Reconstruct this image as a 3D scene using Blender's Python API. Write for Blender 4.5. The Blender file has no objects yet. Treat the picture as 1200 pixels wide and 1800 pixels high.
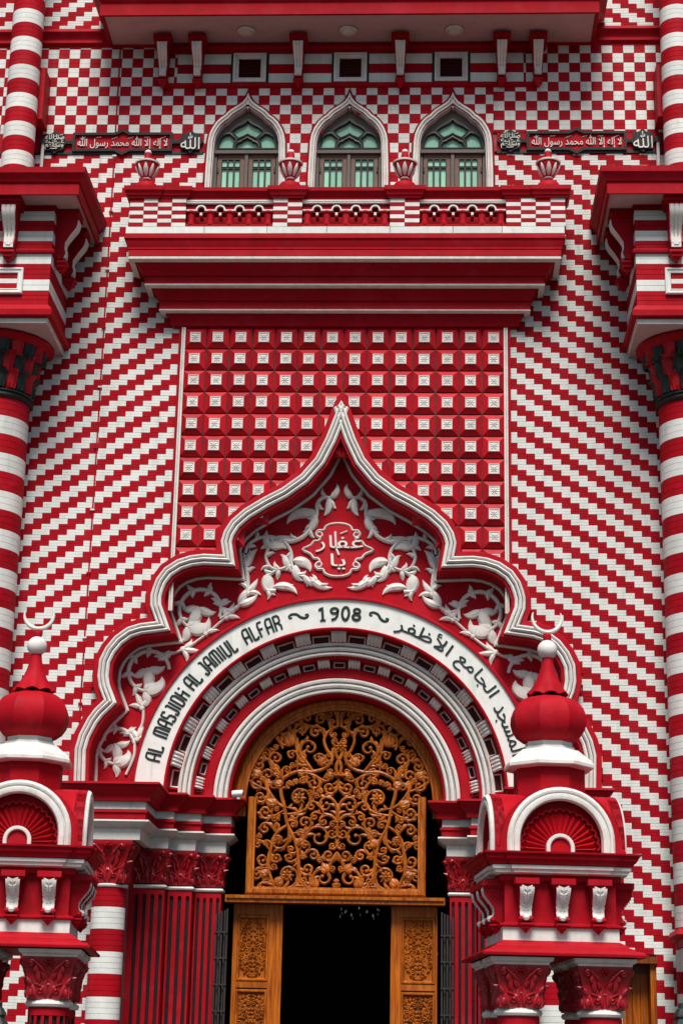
import bpy, math, random
from math import sin, cos, pi, radians, sqrt, atan2, hypot, tan
from mathutils import Vector, Matrix
from mathutils.geometry import tessellate_polygon
random.seed(7)
S = bpy.context.scene
COL = S.collection

# ------------------------------------------------------------------ camera
CX, CD, PITCH, YAW, ROLL, FPX = 1.5122, 30.102, 0.2959018, -0.0496166, 0.0209872, 3228.55
_R = Vector((cos(YAW), -sin(YAW), 0)); _F = Vector((sin(YAW)*cos(PITCH), cos(YAW)*cos(PITCH), sin(PITCH)))
_U = _R.cross(_F)
RT = cos(ROLL)*_R + sin(ROLL)*_U; UP = -sin(ROLL)*_R + cos(ROLL)*_U; FW = _F
cam = bpy.data.cameras.new('camera'); camo = bpy.data.objects.new('camera', cam); COL.objects.link(camo)
cam.sensor_fit = 'VERTICAL'; cam.sensor_height = 36; cam.lens = FPX/1800*36; cam.clip_end = 500
camo.matrix_world = Matrix(((RT.x, UP.x, -FW.x, CX), (RT.y, UP.y, -FW.y, -CD), (RT.z, UP.z, -FW.z, 1.6), (0, 0, 0, 1)))
S.camera = camo

def at(px, py, d=0.0):
    """point of the photograph -> (X, Z) on the vertical plane d metres in front of the facade"""
    v = RT*((px-600)/FPX) - UP*((py-900)/FPX) + FW
    t = (CD-d)/v.y
    return CX+v.x*t, 1.6+v.z*t
def AX(px, py, d=0.0): return at(px, py, d)[0]
def AZ(px, py, d=0.0): return at(px, py, d)[1]

# ------------------------------------------------------------------ light
SUN_EL, SUN_AZ = 58.0, 2.0          # the sun stands high in front of the facade
w = bpy.data.worlds.new('World'); S.world = w; w.use_nodes = True
nt = w.node_tree; bg = nt.nodes['Background']
sk = nt.nodes.new('ShaderNodeTexSky'); sk.sky_type = 'NISHITA'; sk.sun_disc = False
sk.sun_elevation = radians(SUN_EL); sk.sun_rotation = radians(180+SUN_AZ); sk.air_density = 1.0; sk.dust_density = 2.5; sk.ozone_density = 1.0
nt.links.new(sk.outputs[0], bg.inputs[0]); bg.inputs[1].default_value = 0.05
sl = bpy.data.lights.new('sun', 'SUN'); sl.energy = 2.7; sl.angle = radians(24); sl.color = (1.0, 0.96, 0.90)
so = bpy.data.objects.new('sun', sl); COL.objects.link(so)
so.rotation_euler = (radians(90-SUN_EL), 0, radians(SUN_AZ)); so.location = (0, -20, 40)
# the sun lamp shines along -Z; rotated about X by (90-el) it comes from -Y and above
S.view_settings.view_transform = 'Standard'; S.view_settings.look = 'None'
S.view_settings.exposure = 0.70; S.view_settings.gamma = 1.0; S.view_settings.use_curve_mapping = False
S.render.engine = 'CYCLES'
S.cycles.max_bounces = 6; S.cycles.diffuse_bounces = 1; S.cycles.glossy_bounces = 2; S.cycles.transmission_bounces = 3
S.cycles.use_denoising = True

# ------------------------------------------------------------------ materials
M = {}
def mat(name, col, rough=0.5, dirt=None, dirt_amt=0.25, streak=None, streak_amt=0.0, bump=0.08, bscale=45, spec=0.4, rnd=0.06, metallic=0.0, coat=0.0):
    m = bpy.data.materials.new(name); m.use_nodes = True; n = m.node_tree.nodes; L = m.node_tree.links
    p = n['Principled BSDF']; p.inputs['Roughness'].default_value = rough; p.inputs['Metallic'].default_value = metallic
    p.inputs['Specular IOR Level'].default_value = spec
    if coat: p.inputs['Coat Weight'].default_value = coat; p.inputs['Coat Roughness'].default_value = 0.15
    g = n.new('ShaderNodeNewGeometry')
    rgb = n.new('ShaderNodeRGB'); rgb.outputs[0].default_value = (*col, 1); out = rgb.outputs[0]
    def mix(a, fac, colr):
        mx = n.new('ShaderNodeMix'); mx.data_type = 'RGBA'; L.new(fac, mx.inputs[0]); L.new(a, mx.inputs[6]); mx.inputs[7].default_value = (*colr, 1)
        return mx.outputs[2]
    def ramp(src, lo, hi, amt):
        r = n.new('ShaderNodeMapRange'); r.inputs[1].default_value = lo; r.inputs[2].default_value = hi; r.inputs[3].default_value = 0; r.inputs[4].default_value = amt
        L.new(src, r.inputs[0]); return r.outputs[0]
    def noise(scale, detail=6, vec=None, rough_=0.6):
        t = n.new('ShaderNodeTexNoise'); t.inputs['Scale'].default_value = scale; t.inputs['Detail'].default_value = detail; t.inputs['Roughness'].default_value = rough_
        L.new(vec or g.outputs['Position'], t.inputs['Vector']); return t.outputs['Fac']
    if dirt:
        out = mix(out, ramp(noise(5.5, 8), 0.45, 0.75, dirt_amt), dirt)
        out = mix(out, ramp(noise(38, 5), 0.55, 0.75, dirt_amt*0.8), dirt)
    if streak:
        mp = n.new('ShaderNodeMapping'); mp.inputs['Scale'].default_value = (7, 7, 0.55); L.new(g.outputs['Position'], mp.inputs['Vector'])
        a = ramp(noise(1.0, 6, mp.outputs[0]), 0.52, 0.72, 1.0); b = ramp(noise(0.55, 3), 0.42, 0.62, streak_amt)
        mu = n.new('ShaderNodeMath'); mu.operation = 'MULTIPLY'; L.new(a, mu.inputs[0]); L.new(b, mu.inputs[1])
        out = mix(out, mu.outputs[0], streak)
    if dirt and spec < 0.13:
        out = mix(out, ramp(noise(1.7, 9, None, 0.7), 0.50, 0.66, 0.55), (min(1, col[0]*1.12), col[1]*3+.008, col[2]*2.2+.008))
        out = mix(out, ramp(noise(2.3, 9, None, 0.75), 0.55, 0.70, 0.5), (col[0]*.55, col[1], col[2]*.8))
    if rnd:
        oi = n.new('ShaderNodeObjectInfo'); hv = n.new('ShaderNodeHueSaturation')
        r = n.new('ShaderNodeMapRange'); r.inputs[3].default_value = 1-rnd; r.inputs[4].default_value = 1+rnd*0.7
        L.new(oi.outputs['Random'], r.inputs[0]); L.new(r.outputs[0], hv.inputs['Value']); L.new(out, hv.inputs['Color']); out = hv.outputs[0]
    L.new(out, p.inputs['Base Color'])
    if bump:
        b = n.new('ShaderNodeBump'); b.inputs['Strength'].default_value = bump; b.inputs['Distance'].default_value = 0.01
        L.new(noise(bscale, 4), b.inputs['Height']); L.new(b.outputs[0], p.inputs['Normal'])
    rr = n.new('ShaderNodeMapRange'); rr.inputs[3].default_value = rough-0.08; rr.inputs[4].default_value = rough+0.12
    L.new(noise(9, 4), rr.inputs[0]); L.new(rr.outputs[0], p.inputs['Roughness'])
    M[name] = m; return m
RED = (0.43, 0.0040, 0.0125)
mat('red paint', RED, 0.6, (0.30, 0.008, 0.014), 0.7, (0.15, 0.010, 0.012), 0.55, spec=0.10)
mat('white paint', (0.80, 0.80, 0.75), 0.6, (0.58, 0.60, 0.53), 0.6, (0.36, 0.46, 0.38), 0.6, spec=0.2)
mat('brick white', (0.80, 0.81, 0.77), 0.65, (0.60, 0.64, 0.57), 0.65, (0.40, 0.53, 0.45), 0.7, spec=0.15, bump=0.15, rnd=0.09)
mat('brick red', RED, 0.65, (0.27, 0.008, 0.014), 0.65, (0.13, 0.010, 0.012), 0.45, spec=0.08, bump=0.2, rnd=0.14)
mat('mortar', (0.30, 0.10, 0.10), 0.9, (0.2, 0.1, 0.09), 0.4, spec=0.1)
mat('stone white', (0.80, 0.78, 0.73), 0.6, (0.52, 0.47, 0.42), 0.6, spec=0.2)
mat('soffit red bounce', (0.60, 0.43, 0.40), 0.7, (0.45, 0.31, 0.28), 0.5, spec=0.14)  # white undersides, with the red light bounced onto them put into the colour
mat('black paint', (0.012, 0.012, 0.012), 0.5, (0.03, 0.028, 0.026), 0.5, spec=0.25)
mat('deep green paint', (0.014, 0.026, 0.022), 0.45, (0.03, 0.04, 0.036), 0.4, spec=0.3)
mat('grey frame', (0.13, 0.11, 0.095), 0.5, (0.2, 0.17, 0.15), 0.5, spec=0.3)
mat('brown shutter', (0.19, 0.11, 0.085), 0.55, (0.26, 0.17, 0.14), 0.5, spec=0.25)
mat('green glass', (0.38, 0.76, 0.55), 0.15, (0.26, 0.58, 0.42), 0.5, spec=0.5, bump=0.02, rnd=0.18)
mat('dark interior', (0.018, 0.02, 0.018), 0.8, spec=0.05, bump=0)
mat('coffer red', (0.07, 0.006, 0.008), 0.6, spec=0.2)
mat('vent dark', (0.05, 0.006, 0.008), 0.8, spec=0.1, bump=0)
mat('iron', (0.03, 0.028, 0.027), 0.45, (0.06, 0.05, 0.045), 0.5, spec=0.4)
mat('lantern metal', (0.028, 0.034, 0.032), 0.4, (0.05, 0.055, 0.05), 0.5, spec=0.4)
mat('lamp glass', (0.72, 0.68, 0.60), 0.35, (0.55, 0.5, 0.42), 0.4, spec=0.4)
mat('crystal', (0.85, 0.87, 0.9), 0.1, spec=0.8, bump=0)
mat('camera plastic', (0.8, 0.8, 0.8), 0.35, spec=0.4)
mat('capital red', (0.36, 0.0035, 0.011), 0.34, (0.16, 0.006, 0.01), 0.7, spec=0.5, rnd=0.05)
mat('tile joint', (0.10, 0.035, 0.035), 0.9, (0.25, 0.2, 0.18), 0.4, spec=0.1)
mat('asphalt', (0.05, 0.05, 0.05), 0.9, (0.07, 0.068, 0.065), 0.6, bump=0.3, bscale=90)
mat('pavement', (0.11, 0.105, 0.10), 0.85, (0.07, 0.068, 0.065), 0.6, bump=0.2)
def wood(name, c0, c1, rough=0.32, axis=(26, 26, 1.6)):
    m = bpy.data.materials.new(name); m.use_nodes = True; n = m.node_tree.nodes; L = m.node_tree.links
    p = n['Principled BSDF']; p.inputs['Roughness'].default_value = rough; p.inputs['Specular IOR Level'].default_value = 0.22
    g = n.new('ShaderNodeNewGeometry'); mp = n.new('ShaderNodeMapping'); mp.inputs['Scale'].default_value = axis
    L.new(g.outputs['Position'], mp.inputs['Vector'])
    t = n.new('ShaderNodeTexNoise'); t.inputs['Scale'].default_value = 1.0; t.inputs['Detail'].default_value = 7; t.inputs['Distortion'].default_value = 0.8
    L.new(mp.outputs[0], t.inputs['Vector'])
    r = n.new('ShaderNodeValToRGB'); r.color_ramp.elements[0].position = 0.32; r.color_ramp.elements[0].color = (*c0, 1)
    r.color_ramp.elements[1].position = 0.68; r.color_ramp.elements[1].color = (*c1, 1); L.new(t.outputs['Fac'], r.inputs[0])
    oi = n.new('ShaderNodeObjectInfo'); hv = n.new('ShaderNodeHueSaturation'); q = n.new('ShaderNodeMapRange'); q.inputs[3].default_value = 0.85; q.inputs[4].default_value = 1.1
    L.new(oi.outputs['Random'], q.inputs[0]); L.new(q.outputs[0], hv.inputs['Value']); L.new(r.outputs[0], hv.inputs['Color'])
    L.new(hv.outputs[0], p.inputs['Base Color'])
    b = n.new('ShaderNodeBump'); b.inputs['Strength'].default_value = 0.12; b.inputs['Distance'].default_value = 0.01
    L.new(t.outputs['Fac'], b.inputs['Height']); L.new(b.outputs[0], p.inputs['Normal'])
    M[name] = m
wood('teak', (0.24, 0.045, 0.004), (0.54, 0.145, 0.010), 0.4)
wood('carved teak', (0.22, 0.046, 0.005), (0.54, 0.155, 0.016), 0.36, (14, 14, 3))
wood('dark teak', (0.14, 0.035, 0.008), (0.24, 0.07, 0.016))

# ------------------------------------------------------------------ mesh kit
def fac(d):                                    # facade map: (u, v, h) -> world, h towards the street
    return lambda u, v, h=0.0: (u, -(d+h), v)
def T(ox, oy, oz):
    return lambda u, v, h=0.0: (ox+u, oy-h, oz+v)
class MB:
    def __init__(s): s.v = []; s.f = []; s.m = []
    def add(s, vs, fs, m):
        o = len(s.v); s.v += [tuple(x) for x in vs]
        for i, f in enumerate(fs):
            s.f.append(tuple(o+k for k in f)); s.m.append(m if isinstance(m, str) else m[i])
    def box(s, x0, x1, y0, y1, z0, z1, m):
        s.add([(x0,y0,z0),(x1,y0,z0),(x1,y1,z0),(x0,y1,z0),(x0,y0,z1),(x1,y0,z1),(x1,y1,z1),(x0,y1,z1)],
              [(0,3,2,1),(4,5,6,7),(0,1,5,4),(1,2,6,5),(2,3,7,6),(3,0,4,7)], m)
    def cbox(s, x0, x1, z0, z1, yb, yf, m, c=0.004):      # a block proud of a wall with chamfered front edges (front = yf < yb)
        a = yf+c
        s.add([(x0,yb,z0),(x1,yb,z0),(x1,yb,z1),(x0,yb,z1),(x0,a,z0),(x1,a,z0),(x1,a,z1),(x0,a,z1),
               (x0+c,yf,z0+c),(x1-c,yf,z0+c),(x1-c,yf,z1-c),(x0+c,yf,z1-c)],
              [(0,1,5,4),(1,2,6,5),(2,3,7,6),(3,0,4,7),(4,5,9,8),(5,6,10,9),(6,7,11,10),(7,4,8,11),(8,9,10,11)], m)
    def lathe(s, prof, n=24, c=(0,0,0), m='red paint', a0=0.0, a1=2*pi, cap=False, rmod=None):
        full = abs(a1-a0-2*pi) < 1e-6; k = n if full else n+1; vs = []; fs = []; ms = []
        for j, (r, z) in enumerate(prof):
            for i in range(k):
                a = a0+(a1-a0)*i/n; rr, dz = (r, 0) if rmod is None else rmod(r, z, a)
                vs.append((c[0]+rr*sin(a), c[1]-rr*cos(a), c[2]+z+dz))
        for j in range(len(prof)-1):
            for i in range(n):
                b = (i+1) % k
                fs.append((j*k+i, j*k+b, (j+1)*k+b, (j+1)*k+i)); ms.append(m if isinstance(m, str) else m[j])
        if cap and full:
            fs.append(tuple(range(k))[::-1]); ms.append(m if isinstance(m, str) else m[0])
            fs.append(tuple((len(prof)-1)*k+i for i in range(k))); ms.append(m if isinstance(m, str) else m[-1])
        s.add(vs, fs, ms)
    def sweep(s, path, prof, m, mp, closed=False, ml=3.0):   # profile (n inwards/right of travel, h outwards) along a 2D path
        rows = []
        N = len(path)
        for i in range(N):
            p = path[i]; a = path[i-1] if (i or closed) else None; b = path[(i+1) % N] if (i < N-1 or closed) else None
            ns = []
            for q0, q1 in ((a, p), (p, b)):
                if q0 is None or q1 is None: continue
                dx, dz = q1[0]-q0[0], q1[1]-q0[1]; l = hypot(dx, dz) or 1; ns.append((dz/l, -dx/l))
            if len(ns) == 1: o = ns[0]
            else:
                den = 1+ns[0][0]*ns[1][0]+ns[0][1]*ns[1][1]; den = max(den, 0.04)
                o = ((ns[0][0]+ns[1][0])/den, (ns[0][1]+ns[1][1])/den); l = hypot(*o)
                if l > ml: o = (o[0]*ml/l, o[1]*ml/l)
            rows.append([mp(p[0]+o[0]*n_, p[1]+o[1]*n_, h) for n_, h in prof])
        k = len(prof); vs = [v for r in rows for v in r]; fs = []; ms = []
        for i in range(N if closed else N-1):
            b = (i+1) % N
            for j in range(k-1):
                fs.append((i*k+j, b*k+j, b*k+j+1, i*k+j+1)); ms.append(m if isinstance(m, str) else m[j])
        s.add(vs, fs, ms)
    def plan(s, poly, prof, m, closed=False):                 # profile (outset, z) round a plan polyline, outside on the right hand of travel
        s.sweep(poly, prof, m, lambda u, v, h: (u, v, h), closed)
    def plate(s, outer, holes, m, mp, h1, h0, mside=None):   # flat plate with holes, front at h1, sides back to h0
        loops = [outer]+holes; tri = tessellate_polygon([[Vector((x, z, 0)) for x, z in L] for L in loops])
        flat = [p for L in loops for p in L]
        s.add([mp(x, z, h1) for x, z in flat], [tuple(t) for t in tri], m)
        for L in loops:
            n = len(L)
            s.add([mp(x, z, h1) for x, z in L]+[mp(x, z, h0) for x, z in L], [(i, (i+1) % n, n+(i+1) % n, n+i) for i in range(n)], mside or m)
    def ribbon(s, pts, wd, h, m, mp, cap=True, sec=5):       # a rounded strip along a 2D line
        n = len(pts); rows = []
        for i in range(n):
            a = pts[max(i-1, 0)]; b = pts[min(i+1, n-1)]; dx, dz = b[0]-a[0], b[1]-a[1]; l = hypot(dx, dz) or 1
            nx, nz = -dz/l, dx/l; w_ = wd[i] if isinstance(wd, (list, tuple)) else wd; hh = h if not isinstance(h, (list, tuple)) else h[i]
            cs = [(-1, 0), (-.72, .72), (0, 1), (.72, .72), (1, 0)] if sec == 5 else [(-1, 0), (-.85, 1), (.85, 1), (1, 0)]
            rows += [mp(pts[i][0]+nx*w_*c, pts[i][1]+nz*w_*c, hh*k) for c, k in cs]
        k = 5 if sec == 5 else 4; fs = [(i*k+j, (i+1)*k+j, (i+1)*k+j+1, i*k+j+1) for i in range(n-1) for j in range(k-1)]
        if cap: fs += [tuple(range(k)), tuple((n-1)*k+j for j in range(k))]
        s.add(rows, fs, m)
    def dome(s, cx, cz, r, h, m, mp, n=10):
        vs = [mp(cx, cz, h)]
        for rr, hh in ((.6, .8), (1, 0)):
            vs += [mp(cx+r*rr*cos(2*pi*i/n), cz+r*rr*sin(2*pi*i/n), h*hh) for i in range(n)]
        fs = [(0, 1+i, 1+(i+1) % n) for i in range(n)]+[(1+i, 1+n+i, 1+n+(i+1) % n, 1+(i+1) % n) for i in range(n)]
        s.add(vs, fs, m)
    def tube(s, pts, rad, m, n=8):
        rows = []; N = len(pts); prev = Vector((0, 0, 1))
        for i in range(N):
            t = (Vector(pts[min(i+1, N-1)])-Vector(pts[max(i-1, 0)])).normalized()
            a = t.cross(Vector((0.13, 0.98, 0.05))).normalized(); b = t.cross(a); r = rad[i] if isinstance(rad, (list, tuple)) else rad
            rows += [tuple(Vector(pts[i])+a*r*cos(2*pi*j/n)+b*r*sin(2*pi*j/n)) for j in range(n)]
        fs = [(i*n+j, i*n+(j+1) % n, (i+1)*n+(j+1) % n, (i+1)*n+j) for i in range(N-1) for j in range(n)]
        fs += [tuple(range(n))[::-1], tuple((N-1)*n+j for j in range(n))]
        s.add(rows, fs, m)
    def mesh(s, name, off=(0, 0, 0), smooth=True, ang=32):
        me = bpy.data.meshes.new(name)
        me.from_pydata([(a-off[0], b-off[1], c-off[2]) for a, b, c in s.v], [], s.f)
        names = list(dict.fromkeys(s.m)); idx = {k: i for i, k in enumerate(names)}
        for k in names: me.materials.append(M[k])
        me.polygons.foreach_set('material_index', [idx[k] for k in s.m])
        if smooth:
            me.polygons.foreach_set('use_smooth', [True]*len(s.f)); me.set_sharp_from_angle(angle=radians(ang))
        me.validate(); return me

class Thing:
    def __init__(s, name, label, cat, loc=(0, 0, 0), rotz=0.0, group=None, local=False):
        o = bpy.data.objects.new(name, None); COL.objects.link(o); o.empty_display_size = 0.1
        o.location = loc; o.rotation_euler = (0, 0, rotz); o['label'] = label; o['category'] = cat
        if group: o['group'] = group
        s.o = o; s.off = (0, 0, 0) if local else tuple(loc)
    def part(s, name, mb, parent=None, label=None, kind=None, smooth=True, ang=32):
        me = mb.mesh(name, s.off, smooth, ang); ob = bpy.data.objects.new(name, me); COL.objects.link(ob); ob.parent = parent or s.o
        if label: ob['label'] = label
        if kind: ob['kind'] = kind
        return ob
    def put(s, name, me, loc, rotz=0.0, parent=None, kind=None, label=None, sc=None):   # shared mesh at a place (thing coordinates given like off)
        ob = bpy.data.objects.new(name, me); COL.objects.link(ob); ob.parent = parent or s.o
        o = (0, 0, 0) if parent else s.off
        ob.location = (loc[0]-o[0], loc[1]-o[1], loc[2]-o[2]); ob.rotation_euler = (0, 0, rotz)
        if sc: ob.scale = sc
        if kind: ob['kind'] = kind
        if label: ob['label'] = label
        return ob
def copy_tree(o, parent=None):
    c = o.copy(); COL.objects.link(c); c.parent = parent
    for ch in list(o.children): copy_tree(ch, c)
    return c
def structure(name, mb):
    ob = bpy.data.objects.new(name, mb.mesh(name)); COL.objects.link(ob); ob['kind'] = 'structure'; return ob

def smooth(pts, n=8):                         # Catmull-Rom through points
    out = []; P = [pts[0]]+list(pts)+[pts[-1]]
    for i in range(1, len(P)-2):
        a, b, c, d = P[i-1], P[i], P[i+1], P[i+2]
        for k in range(n):
            t = k/n; t2 = t*t; t3 = t2*t
            out.append(tuple(0.5*(2*b[j]+(c[j]-a[j])*t+(2*a[j]-5*b[j]+4*c[j]-d[j])*t2+(3*b[j]-a[j]-3*c[j]+d[j])*t3) for j in range(len(b))))
    out.append(tuple(pts[-1])); return out
def arc(cx, cz, r, a0, a1, n): return [(cx+r*cos(a0+(a1-a0)*i/n), cz+r*sin(a0+(a1-a0)*i/n)) for i in range(n+1)]
def leaf(mb, x, z, ang, ln, wd, curl, h, m, mp, n=9, lobes=0):
    pts = []; ws = []; hs = []; a = ang; cx, cz = x, z
    for i in range(n+1):
        t = i/n; pts.append((cx, cz))
        w_ = wd*(sin(pi*min(1, t**0.75*0.97+0.03)))**0.8
        if lobes: w_ *= 1-0.28*abs(sin(lobes*pi*t))
        ws.append(max(w_, wd*0.06)); hs.append(h*(0.5+0.5*sin(pi*min(1, t+0.2))))
        a += curl/n*(0.4+1.2*t); cx += cos(a)*ln/n; cz += sin(a)*ln/n
    mb.ribbon(pts, ws, hs, m, mp)
def flower(mb, x, z, r, m, mp, h=0.03, n=8):
    for i in range(n):
        a = 2*pi*i/n; leaf(mb, x+cos(a)*r*0.2, z+sin(a)*r*0.2, a, r*0.85, r*0.27, 0, h*0.8, m, mp, 5)
    mb.dome(x, z, r*0.28, h*1.2, m, mp, 8)
def scroll(mb, cx, cz, R, ax, az, dr, wd, h, m, mp, turns=1.5, leaves=4, lf=0.55, ball=True, bend=0.25):
    """stem leaving (ax, az), meeting the circle (c, R) tangentially and winding inwards; dr=+1 counter-clockwise"""
    dx, dz = ax-cx, az-cz; D = max(hypot(dx, dz), R*1.03); base = atan2(dz, dx); off = math.acos(min(1, R/D))
    a0 = base+off*dr if False else base+(off if dr > 0 else -off)
    sx, sz = cx+R*cos(a0), cz+R*sin(a0)
    tail = []
    mx, mz = (ax+sx)/2, (az+sz)/2; px_, pz_ = mx-cx, mz-cz; l = hypot(px_, pz_) or 1; L0 = hypot(sx-ax, sz-az)
    for i in range(9):
        t = i/8; b = bend*L0*4*t*(1-t)*0.25
        tail.append((ax+(sx-ax)*t+px_/l*b, az+(sz-az)*t+pz_/l*b))
    sp = []; n = int(16*turns)
    for i in range(1, n+1):
        t = i/n; r = R*(1-0.80*t**0.85); a = a0+dr*2*pi*turns*t; sp.append((cx+r*cos(a), cz+r*sin(a)))
    pts = tail+sp; N = len(pts)
    ws = [wd*(0.75+0.35*sin(pi*min(1, i/(N*0.55))) if i < N*0.55 else 1.1-0.5*(i/N-0.55)/0.45) for i in range(N)]
    mb.ribbon(pts, ws, h, m, mp)
    if ball: mb.dome(sp[-1][0], sp[-1][1], wd*1.45, h*1.25, m, mp, 8)
    for k in range(leaves):
        i = int(3+k*(N*0.50)/max(1, leaves)); p0 = pts[i]; p1 = pts[i+1]; ta = atan2(p1[1]-p0[1], p1[0]-p0[0])
        s_ = -dr if k % 3 != 2 else dr
        leaf(mb, p0[0], p0[1], ta+s_*0.55, R*lf*(1.2-0.10*k), wd*1.25, -s_*1.3 if k % 2 else s_*1.2, h*0.95, m, mp, 7)

GL = {}
def glyphs(text, size=1.0):                   # built-in font text -> (verts 2D with depth flag, faces)
    if text in GL: return GL[text]
    cu = bpy.data.curves.new('lettering', 'FONT'); cu.body = text; cu.size = size; cu.extrude = 0.5; cu.resolution_u = 3
    ob = bpy.data.objects.new('lettering', cu); COL.objects.link(ob)
    dg = bpy.context.evaluated_depsgraph_get(); dg.update(); ev = ob.evaluated_get(dg); me = ev.to_mesh()
    vs = [tuple(v.co) for v in me.vertices]; fs = [tuple(p.vertices) for p in me.polygons]
    ev.to_mesh_clear(); bpy.data.objects.remove(ob); bpy.data.curves.remove(cu)
    if vs:
        x0 = min(v[0] for v in vs); x1 = max(v[0] for v in vs); y0 = min(v[1] for v in vs); y1 = max(v[1] for v in vs)
    else: x0 = x1 = y0 = y1 = 0
    GL[text] = (vs, fs, x0, x1, y0, y1); return GL[text]
def text_into(mb, text, box, m, mp, h):      # fit glyphs into box (x0, x1, z0, z1), through map
    vs, fs, x0, x1, y0, y1 = glyphs(text)
    if not vs: return
    sx = (box[1]-box[0])/(x1-x0); sz = (box[3]-box[2])/(y1-y0)
    mb.add([mp(box[0]+(v[0]-x0)*sx, box[2]+(v[1]-y0)*sz, h if v[2] > 0 else 0.0) for v in vs], fs, m)

def inside(poly, x, z):
    c = False; j = len(poly)-1
    for i in range(len(poly)):
        if (poly[i][1] > z) != (poly[j][1] > z) and x < (poly[j][0]-poly[i][0])*(z-poly[i][1])/(poly[j][1]-poly[i][1])+poly[i][0]: c = not c
        j = i
    return c

# ------------------------------------------------------------------ portal outline (needed by the walls)
_pl = [(121,1369),(121.5,1340),(122.5,1315),(131,1287),(147,1257),(160,1240),(171.5,1229),(164.5,1210),(162,1189),(166,1157),(178.5,1133),(196,1112),
       (220.5,1094.5),(245,1087),(261,1085),(254.5,1066),(255.5,1045),(260,1030),(267,1013),(283,992),(308,976),(333,968),(358,965),(380.5,966),
       (378.5,951),(385.5,930),(399.5,909),(424,888),(459,867),(490.5,851),(522,828.5),(546.5,800.5),(564,766.5),(578,731.5),(588,706),(594.8,687)]
PL = [at(x, y, 0.2) for x, y in _pl]; PL[-1] = (-0.015, PL[-1][1])
PORT = PL+[(-x-0.03, z) for x, z in PL[-2::-1]]
PORT[0] = (PORT[0][0], 5.90); PORT[-1] = (PORT[-1][0], 5.90)
PORT_IN = [(x*0.975, z-0.12) for x, z in PORT]

# ------------------------------------------------------------------ ground
g = MB(); g.box(-150, 150, -150, 40, -0.3, 0.0, 'asphalt'); structure('road', g)
g = MB(); g.box(-40, 40, -13, 0.25, 0.004, 0.13, 'pavement'); structure('pavement', g)

# ------------------------------------------------------------------ brick walls
RH, BW = 0.0985, 0.2985
_bm = {}
def brick_mesh(wd, ht, rows, col):
    k = (round(wd*200), round(ht*200), rows, col)
    if k in _bm: return _bm[k]
    mb = MB(); j = 0.0012; rh = ht/rows
    for r in range(rows):
        mb.cbox(-wd/2+j, wd/2-j, -ht/2+r*rh+(j if r == 0 else 0.0008), -ht/2+(r+1)*rh-(j if r == rows-1 else 0.0008), 0.012, -0.022, col, 0.0024)
    _bm[k] = mb.mesh('brick', smooth=False); return _bm[k]
class Bricks:
    """collects blocks of one wall; the lowest (nearest) ones become parts, the others one joined part"""
    def __init__(s): s.b = []
    def add(s, x0, x1, z0, z1, rows, col, hidden=False):
        if x1-x0 > 0.03 and z1-z0 > 0.03: s.b.append((x0, x1, z0, z1, rows, col, hidden))
    def emit(s, th, y=0.0, limit=295):
        vis = sorted([q for q in s.b if not q[6]], key=lambda q: q[2]); rest = vis[limit:]+[q for q in s.b if q[6]]
        for x0, x1, z0, z1, rows, col, _ in vis[:limit]:
            th.put('brick', brick_mesh(x1-x0, z1-z0, rows, col), ((x0+x1)/2, y+random.uniform(-.002, .002), (z0+z1)/2))
        if rest:
            mb = MB()
            for x0, x1, z0, z1, rows, col, _ in rest:
                me = brick_mesh(x1-x0, z1-z0, rows, col); cx, cz = (x0+x1)/2, (z0+z1)/2; dy = y+random.uniform(-.002, .002)
                mb.add([(v.co.x+cx, v.co.y+dy, v.co.z+cz) for v in me.vertices], [tuple(p.vertices) for p in me.polygons], col)
            th.part('brick', mb, kind='stuff', smooth=False)
def stripes(br, xr, zr, px, pz, dr, cut):
    """diagonal stair stripes: a white block starts at px in the row whose middle is at height pz; each row below shifts by dr*half a block"""
    r0 = int(math.floor((zr[0]-pz)/RH))-1; r1 = int(math.ceil((zr[1]-pz)/RH))+1
    for r in range(r0, r1+1):
        za, zb = max(pz+(r-.5)*RH, zr[0]), min(pz+(r+.5)*RH, zr[1])
        if zb-za < 0.02: continue
        base = px-dr*r*BW/2*1.0
        k0 = int(math.floor((xr[0]-base)/BW))-1; k1 = int(math.ceil((xr[1]-base)/BW))+1
        for k in range(k0, k1+1):
            xa, xb = max(base+k*BW, xr[0]), min(base+(k+1)*BW, xr[1])
            if xb-xa < 0.03: continue
            c = cut((xa+xb)/2, (za+zb)/2, xa, xb)
            if c == 'no': continue
            if isinstance(c, tuple): xa, xb = c
            br.add(xa, xb, za, zb, 2, 'brick white' if k % 2 == 0 else 'brick red', c == 'hid')
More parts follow.
